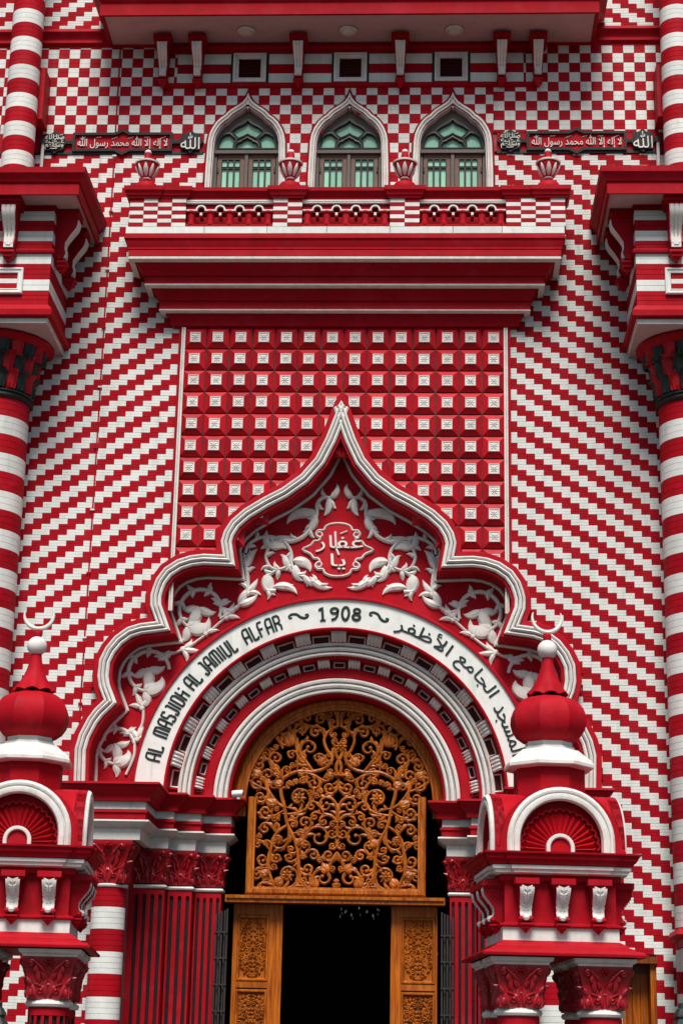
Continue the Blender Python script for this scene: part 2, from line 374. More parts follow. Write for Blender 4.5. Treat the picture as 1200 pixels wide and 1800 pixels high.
for sgn, side in ((-1, 'left'), (1, 'right')):
    th = Thing('striped_wall', f'wall of slanting red and white brick stair stripes {"left" if sgn < 0 else "right"} of the studded tile panel', 'wall', (sgn*4.4, 0.3, 0))
    mb = MB(); edge = [(-3.36, 0), (-3.36, 5.5), (PORT_IN[0][0], 5.5)]+[p for p in PORT_IN[:len(PORT_IN)//2] if p[0] < -2.9]
    edge += [(-2.9, edge[-1][1]+.05), (-2.9, 14.3), (-8.2, 14.3), (-8.2, 0)]
    mb.plate([(x*-sgn, z) for x, z in edge], [[(4.6, .1), (5.145, .1), (5.145, 3.43), (4.6, 3.43)]] if sgn > 0 else [], 'mortar', lambda u, v, h: (u, -h, v), -.008, -.5); a, b = sorted((sgn*8.2, sgn*2.72)); mb.box(a, b, 0.008, 0.5, 14.3, 17.66, 'mortar')
    th.part('wall_core', mb)
    br = Bricks()
    def cut(x, z, xa, xb, sgn=sgn):
        u = abs(x)
        if u > 6.7: return 'no'
        if u > 6.15 and z < 16: return 'no'
        if inside(PORT_IN, x, z): return 'no'
        if z < 5.9 and u < 3.5 and (xa+xb)/2*sgn-.15 < 3.36: return (max(xa, 3.36), xb) if sgn > 0 and xb > 3.40 else ((xa, min(xb, -3.36)) if sgn < 0 and xa < -3.40 else 'no')
        if sgn > 0 and z < 3.44 and xb > 4.6 and xa < 5.145:
            return (xa, 4.6) if xa < 4.55 else ((5.145, xb) if xb > 5.19 else 'no')
        if 14.6 < z < 16.8 and u < 3.2: return 'no'
        if sgn < 0 and z < 6.4 and u > 4.9: return 'hid'
        return None
    if sgn < 0: stripes(br, (-6.7, -2.895), (1.0, 14.1768), -3.652, 12.256, -1, cut); stripes(br, (-6.7, -2.64), (14.1768, 17.60), -3.652, 12.256, -1, cut)
    else: stripes(br, (2.875, 6.7), (1.0, 14.2163), 3.327, 9.439, 1, cut); stripes(br, (2.64, 6.7), (14.2163, 17.60), 3.327, 9.439, 1, cut)
    br.emit(th)

# windows (ogee) positions
WIN = [(-1.862, 'leftmost'), (0.012, 'middle'), (1.902, 'rightmost')]
ZA = 18.865                                    # apex of the white window mouldings
_wp = [(-0.775, 16.3), (-0.745, 17.2), (-0.715, 17.85), (-0.69, 18.0), (-0.645, 18.12), (-0.57, 18.25), (-0.49, 18.335), (-0.435, 18.375), (-0.42, 18.385), (-0.385, 18.43), (-0.33, 18.487), (-0.25, 18.545), (-0.17, 18.60), (-0.10, 18.66), (-0.05, 18.735), (0, 18.865)]
_wp = [(max(x, -0.735), z) for x, z in _wp]
WOUT = _wp+[(-x, z) for x, z in _wp[-2::-1]]
def in_window(x, z, grow=0.0):
    return any(inside(WOUT, (x-c)*(1-grow), z) for c, _ in WIN)

for xr, lab, zr in (((-6.7, -2.64), 'upper wall of red and white chequered bricks above the left calligraphy plaque', (17.63, 19.83)),
                    ((-2.64, 2.64), 'chequered red and white wall around the three pointed arch windows', (16.3, 19.02)),
                    ((2.64, 6.7), 'upper wall of red and white chequered bricks above the right calligraphy plaque', (17.63, 19.83))):
    th = Thing('checkered_wall', lab, 'wall', ((xr[0]+xr[1])/2, 0.3, zr[0]))
    mb = MB()
    if xr[1]-xr[0] > 5 and xr[0] == -2.64:
        edges = [-2.64]+[e for c, _ in WIN for e in (c-0.66, c+0.66)]+[2.64]
        outer = [(-2.64, 16.3), (2.64, 16.3), (2.64, 19.02), (-2.64, 19.02)]
        holes = [[(c+x*0.94, (16.32 if z < 16.4 else z-0.06)) for x, z in WOUT] for c, _ in WIN]
        mb.plate(outer, holes, 'mortar', lambda u, v, h: (u, -h, v), -0.008, -0.45)
    else: mb.box(xr[0]-(1.5 if xr[0] < -5 else 0), xr[1]+(1.5 if xr[1] > 5 else 0), 0.008, 0.5, zr[0]+0.035, 19.83, 'mortar')
    th.part('wall_core', mb, smooth=False)
    br = Bricks(); Q = 0.1965; z = 18.0245 if xr[0] < 2 else 18.085
    px0 = -5.437 if xr[0] < 0 and xr[1] < 0 else (3.836 if xr[0] > 0 else -5.437)
    PX = 0.1985
    for r in range(-9, 11):
        za, zb = max(z+r*Q, zr[0]+0.40 if zr[0] > 17 else zr[0]), min(z+(r+1)*Q, zr[1])
        if zb-za < 0.03: continue
        for k in range(-40, 60):
            xa, xb = max(px0+k*PX, xr[0]), min(px0+(k+1)*PX, xr[1])
            if xb-xa < 0.02: continue
            xm = (xa+xb)/2
            zm = (za+zb)/2; skip = False
            for c, _ in WIN:
                if zm < 18.02:
                    if xa >= c-.72 and xb <= c+.72: skip = True
                    elif xa < c-.72 < xb: xb = c-.72
                    elif xa < c+.72 < xb: xa = c+.72
                elif inside(WOUT, (xm-c)*1.05, zm+.06): skip = True
            if skip: continue
            if abs(xm) < 2.6 and (za+zb)/2 < 16.6: continue
            white = (k+r) % 2 == (1 if xr[0] < 2 else 0)
            br.add(xa, xb, za, zb, 2, 'brick white' if white else 'brick red', (za+zb)/2 < 16.6)
    br.emit(th)

for sgn in (-1, 1):
    th = Thing('parapet_wall', f'topmost {"left" if sgn < 0 else "right"} strip of slanting striped brick wall above the red string course', 'wall', (sgn*5, 0.3, 19.83))
    mb = MB(); a, b = sorted((sgn*8.2, sgn*2.6)); mb.box(a, b, 0.008, 0.5, 19.83, 24.5, 'mortar'); th.part('wall_core', mb)
    br = Bricks(); a, b = sorted((sgn*6.9, sgn*3.2))
    if sgn < 0: stripes(br, (a, b), (20.17, 21.3), AX(105, 55), 20.25, -1, lambda *q: None)
    else: stripes(br, (a, b), (20.17, 21.3), AX(1005, 49), 20.25, 1, lambda *q: None)
    br.emit(th)
    mb = MB(); x0, x1 = sorted((sgn*8.2, sgn*3.45))
    mb.plan([(x0, 0.02), (x1, 0.02)], [(0, 20.18), (.16, 20.16), (.17, 20.10), (.13, 20.04), (.09, 19.99), (.085, 19.955), (.10, 19.945), (.10, 19.90), (.05, 19.86), (.045, 19.82), (0, 19.815)], 'red paint')
    th.part('string_course', mb)

# ------------------------------------------------------------------ eave bay at the top
EB = 3.56
th = Thing('roof_eave', 'deep red boxed eave with pale underside jutting out along the top of the facade', 'eave', (0, 0, 19.0))
mb = MB(); zs = AZ(600, 76, 0.05)
mb.plan([(-EB+.1, 0.3), (-EB+.1, -.05), (EB-.1, -.05), (EB-.1, 0.3)], [(.98, zs+.0), (.02, zs)], 'soffit red bounce'); th.part('soffit', mb)
mb = MB(); P = [(-EB+.1, 0.3), (-EB+.1, -.05), (EB-.1, -.05), (EB-.1, 0.3)]
mb.plan(P, [(.97, zs+.012), (.985, zs-.03), (1.04, zs-.03), (1.045, zs+.17), (1.02, zs+.20), (1.02, zs+.23), (1.07, zs+.27), (1.10, zs+.33), (1.16, zs+.42), (1.24, zs+.50), (1.245, zs+.60), (.4, zs+.75)], 'red paint'); th.part('fascia', mb)
mb = MB(); mb.box(-EB+.1, EB-.1, -.04, .3, zs+.02, zs+5.0, 'red paint'); th.part('roof_mass', mb)
mb = MB(); mb.plan(P, [(.0, zs+.0), (.06, zs-.02), (.06, zs-.10), (.02, zs-.13), (.02, 19.66), (0, 19.66)], 'red paint'); th.part('upper_moulding', mb)
# banded frieze
bz = [19.05, 19.26, 19.45, 19.665]
for i, c in enumerate(('brick white', 'brick red', 'brick white')):
    xs = [-3.2, -2.20, -1.50, -.33, .35, 1.52, 2.22, 3.2]
    for a, b in zip(xs[0::2], xs[1::2]):
        cuts = [a]+[q for q in (-2.45, -.95, .95, 2.5) if a+.3 < q < b-.3]+[b]
        for p, q in zip(cuts[:-1], cuts[1:]):
            mb = MB(); mb.cbox(p+.002, q-.002, bz[i]+.003, bz[i+1]-.003, 0.02, -.045, c, .005); th.part('band_block', mb, smooth=False)
mb = MB(); mb.box(-3.35, 3.35, -.02, .3, 19.03, 19.7, 'mortar'); th.part('frieze_core', mb)
mb = MB(); mb.plan([(-3.36, 0.3), (-3.36, -.02), (3.36, -.02), (3.36, 0.3)], [(0, 19.055), (.06, 19.045), (.07, 19.015), (.05, 18.99), (.055, 18.975), (.02, 18.96), (0, 18.955)], 'red paint'); th.part('lower_moulding', mb)

# console bracket: side outline (outward, z), width
def s_outline(o, h): return [(0, 0), (o, 0), (o*1.05, -h*.08), (o*.98, -h*.24), (o*.70, -h*.42), (o*.48, -h*.58), (o*.46, -h*.72), (o*.52, -h*.82), (o*.44, -h*.92), (o*.22, -h*.97), (0, -h)]
def extrude_x(mb, out, wd, m, taper=1.0, zspan=1.0):
    n = len(out); L_ = []; R_ = []
    for o, z in out:
        t = taper+(1-taper)*(1+z/zspan) if zspan else 1
        L_.append((-wd/2*t, -o, z)); R_.append((wd/2*t, -o, z))
    tri = tessellate_polygon([[Vector((o, z, 0)) for o, z in out]])
    mb.add(L_, [tuple(t) for t in tri], m); mb.add(R_, [tuple(t) for t in tri], m)
    mb.add(L_+R_, [(i, (i+1) % n, n+(i+1) % n, n+i) for i in range(n)], m)
def console_meshes(tag_, wd, o, h, kind):
    a = MB(); out = s_outline(o, h); extrude_x(a, out, wd, 'red paint', 0.72, h)
    a.box(-wd*.78, wd*.78, -o*1.12, 0, 0.0, h*.16, 'red paint'); a.box(-wd*.66, wd*.66, -o*1.02, 0, -h*.05, 0.001, 'red paint')
    b = MB(); curve = [(q[0], q[1]) for q in out[2:9]]; c = smooth(curve, 3); k = len(c)
    if kind == 'leaf':
        for u in (-.27, 0, .27):
            rows = []
            for i, (oo, z) in enumerate(c):
                t = i/(k-1); ww = wd*.15*(1.15-.35*t); cx = u*wd*(1.1-.3*t); bulge = .016*(1 if u == 0 else .6)
                rows += [(cx-ww, -oo-.002, z), (cx, -oo-bulge-.004*sin(t*26), z), (cx+ww, -oo-.002, z)]
            b.add(rows, [(i*3+j, i*3+j+1, (i+1)*3+j+1, (i+1)*3+j) for i in range(k-1) for j in range(2)], 'stone white')
        n = 9
        for i in range(n):
            t = (i+.5)/n*.62; q = c[int(t*(k-1))]
            for sx in (-1, 1):
                b.add([(sx*wd*.03, -q[0]-.02, q[1]), (sx*wd*.34, -q[0]-.006, q[1]+h*.06), (sx*wd*.36, -q[0]-.004, q[1]+h*.02), (sx*wd*.03, -q[0]-.018, q[1]-h*.05)], [(0, 1, 2, 3)], 'stone white')
    else:
        for u in (-.26, 0, .26):
            rows = []
            for i, (oo, z) in enumerate(c):
                t = i/(k-1); ww = wd*.13*(1.2-.5*t); cx = u*wd*(1.15-.45*t)
                rows += [(cx-ww, -oo-.001, z), (cx-ww*.5, -oo-.016, z), (cx+ww*.5, -oo-.016, z), (cx+ww, -oo-.001, z)]
            b.add(rows, [(i*4+j, i*4+j+1, (i+1)*4+j+1, (i+1)*4+j) for i in range(k-1) for j in range(3)], 'stone white')
        q = c[-1]; b.box(-wd*.3, wd*.3, -q[0]-.035, -q[0]+.03, -h*.93, -h*.72, 'stone white'); b.box(-wd*.15, wd*.15, -q[0]-.047, -q[0]-.03, -h*.88, -h*.77, 'stone white')
    d = MB(); z0 = -h*1.0
    d.lathe([(wd*.62, z0), (wd*.62, z0-h*.05), (wd*.46, z0-h*.08), (wd*.44, z0-h*.13), (wd*.2, z0-h*.19), (wd*.2, z0-h*.21), (0.001, z0-h*.27)], 4, (0, -wd*.40, 0), 'red paint', pi/4, pi/4+2*pi)
    return a.mesh('bracket'), b.mesh('acanthus_leaf' if kind == 'leaf' else 'white_facing'), d.mesh('pendant')
def put_console(th, ms, loc, rotz=0.0, tag_='acanthus_leaf', balls=None):
    p = th.put('bracket', ms[0], loc, rotz); th.put(tag_, ms[1], (0, 0, 0), 0, p); th.put('pendant', ms[2], (0, 0, 0), 0, p)
    if balls: th.put('scroll_end', balls, (0, 0, 0), 0, p)
cm = console_meshes('eave', .21, .42, .66, 'flute')
for x in (-3.44, -2.80, -.937, .936, 2.79, 3.45): put_console(th, cm, (x, -.045, zs-.16), 0, 'white_facing')
for x, lab in ((-1.852, 'left'), (.012, 'middle'), (1.868, 'right')):
    t2 = Thing('vent_window', f'small square white framed vent above the {lab} arched window', 'vent', (x, 0, 19.06), group='square vents under the eave')
    zc = 19.36
    def sq(a): return [(x-a, zc-a*.98), (x+a, zc-a*.98), (x+a, zc+a*.98), (x-a, zc+a*.98)]
    mb = MB(); mb.plate(sq(.345), [sq(.30)], 'black paint', fac(0), .05, -.05); t2.part('dark_border', mb, smooth=False)
    mb = MB(); mb.sweep(sq(.305)[::-1], [(0, .0), (0, .09), (.045, .10), (.05, .075), (.075, .075), (.08, .06), (.10, .06), (.105, .022)], 'stone white', fac(0), True); t2.part('frame', mb)
    mb = MB(); mb.box(x-.24, x+.24, -.032, -.024, zc-.24, zc+.24, 'vent dark'); t2.part('vent_panel', mb)
    mb = MB()
    for k in range(6): mb.box(x-.2, x+.2, -.05, -.034, zc-.19+k*.068, zc-.176+k*.068, 'vent dark')
    t2.part('louvre', mb)
for px, py, lab in ((433, 52, 'left'), (612, 50, 'middle'), (798, 47, 'right')):
    x, _ = at(px, py, .5); t2 = Thing('ceiling_lamp', f'round flush lamp on the underside of the eave above the {lab} arched window', 'lamp', (x, -.52, zs), group='round lamps under the eave')
    mb = MB(); mb.lathe([(.16, zs), (.165, zs-.03), (.15, zs-.045), (.135, zs-.05)], 24, (x, -.52, 0), 'stone white'); t2.part('lamp_ring', mb)
    mb = MB(); mb.lathe([(.136, zs-.045), (.11, zs-.075), (.06, zs-.09), (.001, zs-.094)], 24, (x, -.52, 0), 'lamp glass'); t2.part('lamp_glass', mb)

# ------------------------------------------------------------------ arched windows
def shift(pts, dx, dz=0): return [(x+dx, z+dz) for x, z in pts]
for c, lab in WIN:
    t2 = Thing('arched_window', f'{lab} of the three pointed arch windows with green glass above the balcony', 'window', (c, 0, 16.3), group='pointed arch windows above the balcony')
    out = shift(WOUT, c)
    mb = MB(); mb.sweep(out, [(-.03, 0), (-.03, .05), (-.012, .06), (.0, .03), (.01, .075), (.045, .085), (.055, .055), (.065, .055), (.075, .075), (.10, .07), (.11, .04), (.125, .04), (.13, -.13)],
                        ['red paint']*3+['stone white']*6+['red paint', 'stone white', 'stone white'], fac(0)); t2.part('moulding', mb)
    inn = [(x*.85, z-.12) for x, z in WOUT]; inn = [(max(-.60, min(.60, x)), z) for x, z in inn]
    zt = 17.73
    def ogee(cx, cz, w_, h_, n=7):
        L_ = [(-w_, 0), (-w_*.98, h_*.25), (-w_*.82, h_*.5), (-w_*.60, h_*.60), (-w_*.50, h_*.61), (-w_*.40, h_*.76), (-w_*.18, h_*.86), (0, h_)]
        return [(cx+a, cz+b) for a, b in L_]+[(cx-a, cz+b) for a, b in L_[-2::-1]]
    small = ogee(0, zt+.06, .205, .20)
    top = [(-.285, zt+.395), (-.16, zt+.275), (-.07, zt+.315), (0, zt+.36), (.07, zt+.315), (.16, zt+.275), (.285, zt+.395), (.20, zt+.475), (.10, zt+.525), (.04, zt+.56), (0, zt+.61), (-.04, zt+.56), (-.10, zt+.525), (-.20, zt+.475)]
    sideL = [(-.525, zt+.06), (-.265, zt+.06), (-.255, zt+.16), (-.215, zt+.235), (-.33, zt+.345), (-.41, zt+.325), (-.48, zt+.26), (-.515, zt+.16)]
    sideR = [(-a, b) for a, b in sideL]
    shut = [(-.545, 16.35), (-.545, zt-.06), (.545, zt-.06), (.545, 16.35)]
    mb = MB(); mb.plate(shift(inn, c), [shift(h_, c) for h_ in (small, top, sideL, sideR, shut)], 'grey frame', fac(0), -.10, -.17); t2.part('frame', mb, smooth=False)
    mb = MB()
    for h_ in (small, top, sideL, sideR):
        if h_ is sideR: h_ = h_[::-1]
        ar = sum(h_[i-1][0]*h_[i][1]-h_[i][0]*h_[i-1][1] for i in range(len(h_)))
        q = shift(h_ if ar < 0 else h_[::-1], c)
        mb.sweep(q, [(-.035, -.10), (-.03, -.075), (-.008, -.07), (.004, -.09), (.006, -.16)], 'iron', fac(0), True, 1.8)
    t2.part('pane_bead', mb)
    for h_ in (top, sideL, sideR, small):
        mb = MB(); mb.plate(shift([(x*1.03, (z-zt-.3)*1.03+zt+.3) for x, z in h_], c), [], 'green glass', fac(0), -.15, -.16); t2.part('pane', mb, smooth=False)
    mb = MB(); mb.box(c-.60, c+.60, .05, .16, zt-.065, zt+.0, 'grey frame'); mb.box(c-.03, c+.03, .075, .16, 16.3, zt-.06, 'grey frame'); t2.part('transom', mb)
    for sx in (-1, 1):
        cx = c+sx*.285; w_ = .225; x0, x1 = cx-w_-.02, cx+w_+.02
        holes = []; cols = [cx-.117+i*.117 for i in range(3)]; rows_ = [(16.42, 16.62), (16.66, 16.84), (16.885, 17.38), (17.42, 17.56)]
        for xx in cols:
            for za, zb in rows_: holes.append([(xx-.043, za), (xx+.043, za), (xx+.043, zb), (xx-.043, zb)])
        mb = MB(); mb.plate([(x0, 16.3), (x1, 16.3), (x1, zt-.068), (x0, zt-.068)], holes, 'brown shutter', fac(0), -.115, -.155)
        sh = t2.part('shutter', mb, smooth=False)
        mb = MB()
        for xx in cols:
            for za, zb in rows_: mb.sweep([(xx-.043, za), (xx-.043, zb), (xx+.043, zb), (xx+.043, za)], [(-.014, -.115), (-.012, -.103), (0, -.103), (.003, -.15)], 'iron', fac(0), True)
        t2.part('glazing_bead', mb, sh)
        for xx in cols:
            for za, zb in rows_[1:]:
                mb = MB(); mb.box(xx-.05, xx+.05, .142, .148, za-.01, zb+.01, 'green glass'); t2.part('pane', mb, sh)
        mb = MB(); ex = x0+.012 if sx < 0 else x1-.012
        for zh in (16.6, 17.35): mb.box(ex-.012, ex+.012, .09, .115, zh-.05, zh+.05, 'iron')
        t2.part('hinge', mb, sh)
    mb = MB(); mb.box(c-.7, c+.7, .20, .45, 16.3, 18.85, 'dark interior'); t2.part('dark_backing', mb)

# ------------------------------------------------------------------ calligraphy plaques
AR = {'shahada': '\uFDF2 \uFEDD\uFEEE\uFEB3\uFEAD \uFEAA\uFEE4\uFEA4\uFEE3 \uFDF2 \uFEFB\uFE87 \uFEEA\uFEDF\uFE87 \uFEFB', 'saw': '\uFDFA', 'allah': '\uFDF2'}
def octastar(cx, cz, r, q=0.76, n=8):
    return [(cx+(r if i % 2 == 0 else r*q)*sin(pi*i/n), cz+(r if i % 2 == 0 else r*q)*cos(pi*i/n)) for i in range(2*n)]
for sgn in (-1, 1):
    side = 'left' if sgn < 0 else 'right'
    t2 = Thing('calligraphy_plaque', f'long black and red Arabic calligraphy plaque with two star medallions on the {side} upper wall', 'plaque', (sgn*4.13, -.03, 17.62))
    zc = 17.84; x0, x1 = (-6.8, -2.66) if sgn < 0 else (2.70, 6.8)
    mb = MB(); mb.box(x0, x1, -.04, .02, 17.605, 17.66, 'deep green paint'); mb.box(x0, x1, -.015, .02, 17.66, 18.05, 'red paint'); t2.part('ledge', mb)
    xs = (-5.385, -2.885) if sgn < 0 else (2.945, 5.33); bx = (-5.06, -3.22) if sgn < 0 else (3.24, 5.04); xm = sum(bx)/2
    out = [(bx[0], zc-.19), (xm-.14, zc-.19), (xm, zc-.27), (xm+.14, zc-.19), (bx[1], zc-.19), (bx[1], zc-.06), (bx[1]+.05, zc), (bx[1], zc+.06), (bx[1], zc+.19), (xm+.14, zc+.19), (xm, zc+.27), (xm-.14, zc+.19), (bx[0], zc+.19), (bx[0], zc+.06), (bx[0]-.05, zc), (bx[0], zc-.06)]
    inn = [(bx[0]+.045, zc-.14), (xm-.125, zc-.14), (xm, zc-.205), (xm+.125, zc-.14), (bx[1]-.045, zc-.14), (bx[1]-.045, zc+.14), (xm+.125, zc+.14), (xm, zc+.205), (xm-.125, zc+.14), (bx[0]+.045, zc+.14)]
    mb = MB(); mb.plate(out, [inn], 'black paint', fac(0), .075, .0)
    for xx in (xs[0], xs[1]):
        s_ = 1 if xx < xm else -1; mb.plate([(xx+s_*.17, zc-.035), (bx[0]-.02 if s_ > 0 else bx[1]+.02, zc-.035), (bx[0]-.02 if s_ > 0 else bx[1]+.02, zc+.035), (xx+s_*.17, zc+.035)], [], 'black paint', fac(0), .07, 0)
    t2.part('frame', mb, smooth=False)
    mb = MB(); mb.plate(inn, [], 'red paint', fac(0), .03, 0); t2.part('panel', mb, smooth=False)
    mb = MB(); text_into(mb, AR['shahada'], (bx[0]+.09, bx[1]-.09, zc-.135, zc+.13), 'white paint', fac(.03), .025)
    for k in range(6):
        xx = bx[0]+.18+k*(bx[1]-bx[0]-.36)/5; mb.ribbon([(xx-.05, zc+.085+.02*sin(k*2)), (xx+.05, zc+.115+.01*sin(k*3))], .008, .02, 'white paint', fac(.03))
    t2.part('arabic_lettering', mb, smooth=False)
    for xx, key in ((xs[0], 'saw'), (xs[1], 'allah')):
        mb = MB(); mb.plate(octastar(xx, zc, .235, .80), [], 'black paint', fac(0), .075, 0); md = t2.part('medallion', mb, smooth=False)
        mb = MB(); mb.lathe([(.172, 0), (.165, .012), (.001, .014)], 24, (0, 0, 0), 'black paint'); 
        mb.v = [(xx+a, -.075-z, zc+b) for a, b, z in mb.v]; t2.part('disc', mb, md)
        mb = MB(); r = .175; text_into(mb, AR[key], (xx-r, xx+r, zc-r*.95, zc+r*.95), 'white paint', fac(.088), .018); t2.part('arabic_lettering', mb, md, smooth=False)

# ------------------------------------------------------------------ balcony
BH, BD = 3.50, 0.86
th = Thing('balcony', 'balcony with red balustrade on three stepped red and white cornice tiers', 'balcony', (0, 0, 14.1))
z_ = lambda y, d=.9: AZ(606, y, d)
BP = lambda hw, dp: [(-hw, 0.02), (-hw, -dp), (hw, -dp), (hw, 0.02)]
mb = MB()
R_, W_ = 'red paint', 'stone white'
TY = lambda y, o: AZ(600, y, .05+o)
BT = [(-3.0, 0.02), (-3.0, -.05), (3.0, -.05), (3.0, 0.02)]
def tier(lip, oa, ya, yb, yw, on, yn):          # fascia oa from ya to yb, white fillets to yw, hollow back to on at yn
    pr = [(oa-.25, TY(lip[0][1], lip[0][0])+.03)]+[(o, TY(y, o)) for o, y in lip]+[(oa+.012, TY(ya, oa)), (oa, TY(ya+1.5, oa)), (oa, TY(yb, oa))]
    m = [R_]*(len(pr)-1)
    z0, z1 = TY(yb, oa), TY(yw, oa-.10); h = (z0-z1)*.72
    pr += [(oa-.012, z0), (oa-.006, z0-.05*h), (oa-.004, z0-.38*h), (oa-.03, z0-.42*h), (oa-.03, z0-.50*h), (oa+.004, z0-.54*h), (oa+.002, z0-.95*h), (oa-.10, z1)]; m += [R_]+[W_]*7
    z2 = TY(yn, on); k = oa-.10-on
    pr += [(oa-.12, z1+.01), (oa-.14, z1-.10*(z1-z2)), (oa-.10-.45*k, z1-.22*(z1-z2)), (oa-.10-.75*k, z1-.45*(z1-z2)), (on+.02, z2+.03), (on, z2)]; m += [R_]*6
    return pr, m
zt0, zt3 = TY(414.5, .85), TY(574, .06)
for args in ((((.85, 414.5), (.85, 418), (.825, 421), (.81, 428), (.785, 433), (.78, 436)), .77, 437.5, 450, 461, .52, 485), ((), .50, 486.5, 498, 507, .27, 529), ((), .26, 530.5, 543, 551, .06, 574)):
    lip = args[0] or ((args[1]+.0, args[2]-.5),)
    mb = MB(); pr, mm = tier(lip, *args[1:]); mb.plan(BT, pr, mm); th.part('cornice_tier', mb)
# slab and white base course
zb0, zb1 = AZ(606, 413, .9), AZ(606, 402, .9)
mb = MB(); mb.box(-3.83, 3.83, -.88, .02, zt0+.005, zt0+.05, R_); mb.box(-3.02, 3.02, -.07, .3, zt3-.02, zt0, R_); th.part('floor_slab', mb)
bz0 = zt0+.052; bz1 = bz0+.135
xs = [-BH-.335, -2.45, -1.35, -.3, .8, 1.9, 2.75, BH+.335]
for a, b in zip(xs[:-1], xs[1:]):
    mb = MB(); mb.cbox(a+.003, b-.003, bz0, bz1, -.5, -.885, 'brick white', .008); th.part('base_block', mb, smooth=False)
for sx in (-1, 1):
    mb = MB(); mb.box(*sorted((sx*(BH+.330), sx*(BH+.25))), -.49, .0, bz0+.003, bz1-.003, 'brick white'); th.part('base_block', mb, smooth=False)
rz0 = AZ(606, 347, .92); rz1 = AZ(606, 326, .95)
piers = [(-3.73, -2.72, 4), (-1.26, -.70, 2), (.76, 1.32, 2), (2.77, 3.78, 4)]
px_of = [(228, 327), (480, 531), (685, 737), (889, 993)]
piers = [(AX(a, 370, .88), AX(b, 370, .88), n) for (a, b), (_, _, n) in zip(px_of, piers)]
for i, (a, b, n) in enumerate(piers):
    mb = MB(); mb.box(a+.01, b-.01, -.86, -.50 if n == 2 else .0, bz1, rz0, 'mortar'); pr_ = th.part('pier', mb, smooth=False)
    cw = (b-a)/n; rn = 7; rh = (rz0-bz1)/rn
    for k in range(n):
        for r in range(rn):
            me = brick_mesh(cw, rh, 1, 'brick red' if (k+r) % 2 == (0 if n == 4 else 1) else 'brick white')
            th.put('brick', me, (a+cw*(k+.5)-th.off[0], -.862-th.off[1], bz1+rh*(r+.5)-th.off[2]), 0, pr_)
    mb = MB(); segs = [(a, b)] if n == 2 else ([(a, (a+b)/2), ((a+b)/2, b)])
    for j, (p, q) in enumerate(segs):
        dp_ = .02 if (n == 2 or (j == 0) == (i == 0)) else 0
        mb.plan([(p, -.3), (p, -.865-dp_), (q, -.865-dp_), (q, -.3)], [(.0, rz0-.005), (.03, rz0), (.035, rz0+.03), (.06, rz0+.05), (.07, rz0+.09), (.10, rz0+.13), (.105, rz1-.01), (.0, rz1)], R_)
        mb.box(p, q, -.86, -.3, rz0, rz1-.002, R_)
    th.part('pier_cap', mb)
for i in range(3):
    a = piers[i][1]; b = piers[i+1][0]
    mb = MB(); prof = [(-.66, rz0-.03), (-.83, rz0-.03)]
    mb.plan([(a, 0), (b, 0)], [(.70, rz0-.015), (.845, rz0-.015), (.85, rz0+.03), (.88, rz0+.06), (.90, rz0+.10), (.93, rz0+.13), (.935, rz1-.02), (.70, rz1-.01)], R_); th.part('hand_rail', mb)
    mb = MB(); mb.plan([(a, 0), (b, 0)], [(.80, rz0-.07), (.852, rz0-.07), (.856, rz0-.045), (.862, rz0-.04), (.862, rz0-.015), (.80, rz0-.014)], W_); th.part('white_fillet', mb)
    # arcade beam: band with keyhole arches between the balusters
    n = 5; sp = (b-a-.18)/(n-1); xb = [a+.09+k*sp for k in range(n)]; zA = rz0-.235; zB = rz0-.05; zh = rz0-.30
    zl = bz1+.05
    xm_ = [(xb[k]+xb[k+1])/2 for k in range(n-1)]; hr = .055; hz = zA+.045
    mb = MB(); mb.plate([(a+.002, zB), (a+.002, zA), (b-.002, zA), (b-.002, zB)], [[(xm+hr*cos(2*pi*q/14), hz+hr*sin(2*pi*q/14)) for q in range(14)] for xm in xm_], R_, fac(0), .80, .62); th.part('arcade_beam', mb, smooth=False)
    mb = MB(); path = [(a+.002, zA+.035)]
    for xm in xm_: path += [(xm-.078, zA+.035)]+[(xm-.078*cos(t), hz+.078*sin(t)) for t in [pi*q/10 for q in range(1, 10)]]+[(xm+.078, zA+.035)]
    path += [(b-.002, zA+.035)]
    mb.sweep(path, [(-.016, .80), (-.014, .835), (.012, .835), (.018, .80)], W_, fac(0), False, 1.3); th.part('arch_trim', mb)
    for xm in xm_:
        mb = MB(); mb.box(xm-.022, xm+.022, -.815, -.60, zA-.055, zA-.002, W_); mb.box(xm-.028, xm+.028, -.80, -.62, zA-.085, zA-.055, R_); th.part('drip_tongue', mb)
    for x in xb:
        mb = MB(); mb.lathe([(.085, zl), (.085, zl+.05), (.062, zl+.06), (.055, zl+.085), (.068, zl+.16), (.060, zl+.28), (.05, zA-.12), (.066, zA-.10), (.066, zA-.075), (.05, zA-.06), (.085, zA-.02), (.085, zA)], 14, (x, -.80, 0), R_); th.part('baluster', mb)
    mb = MB(); mb.box(a, b, -.875, -.62, bz1, zl, R_); th.part('bottom_rail', mb)
    mb = MB()
    for k in range(n-1):
        xm = (xb[k]+xb[k+1])/2; mb.box(xm-.09, xm+.09, -.40, -.36, bz1, bz1+.26, 'white paint')
    mb.box(a, b, -.40, -.30, bz1+.02, rz0-.05, R_); th.part('inner_parapet', mb)

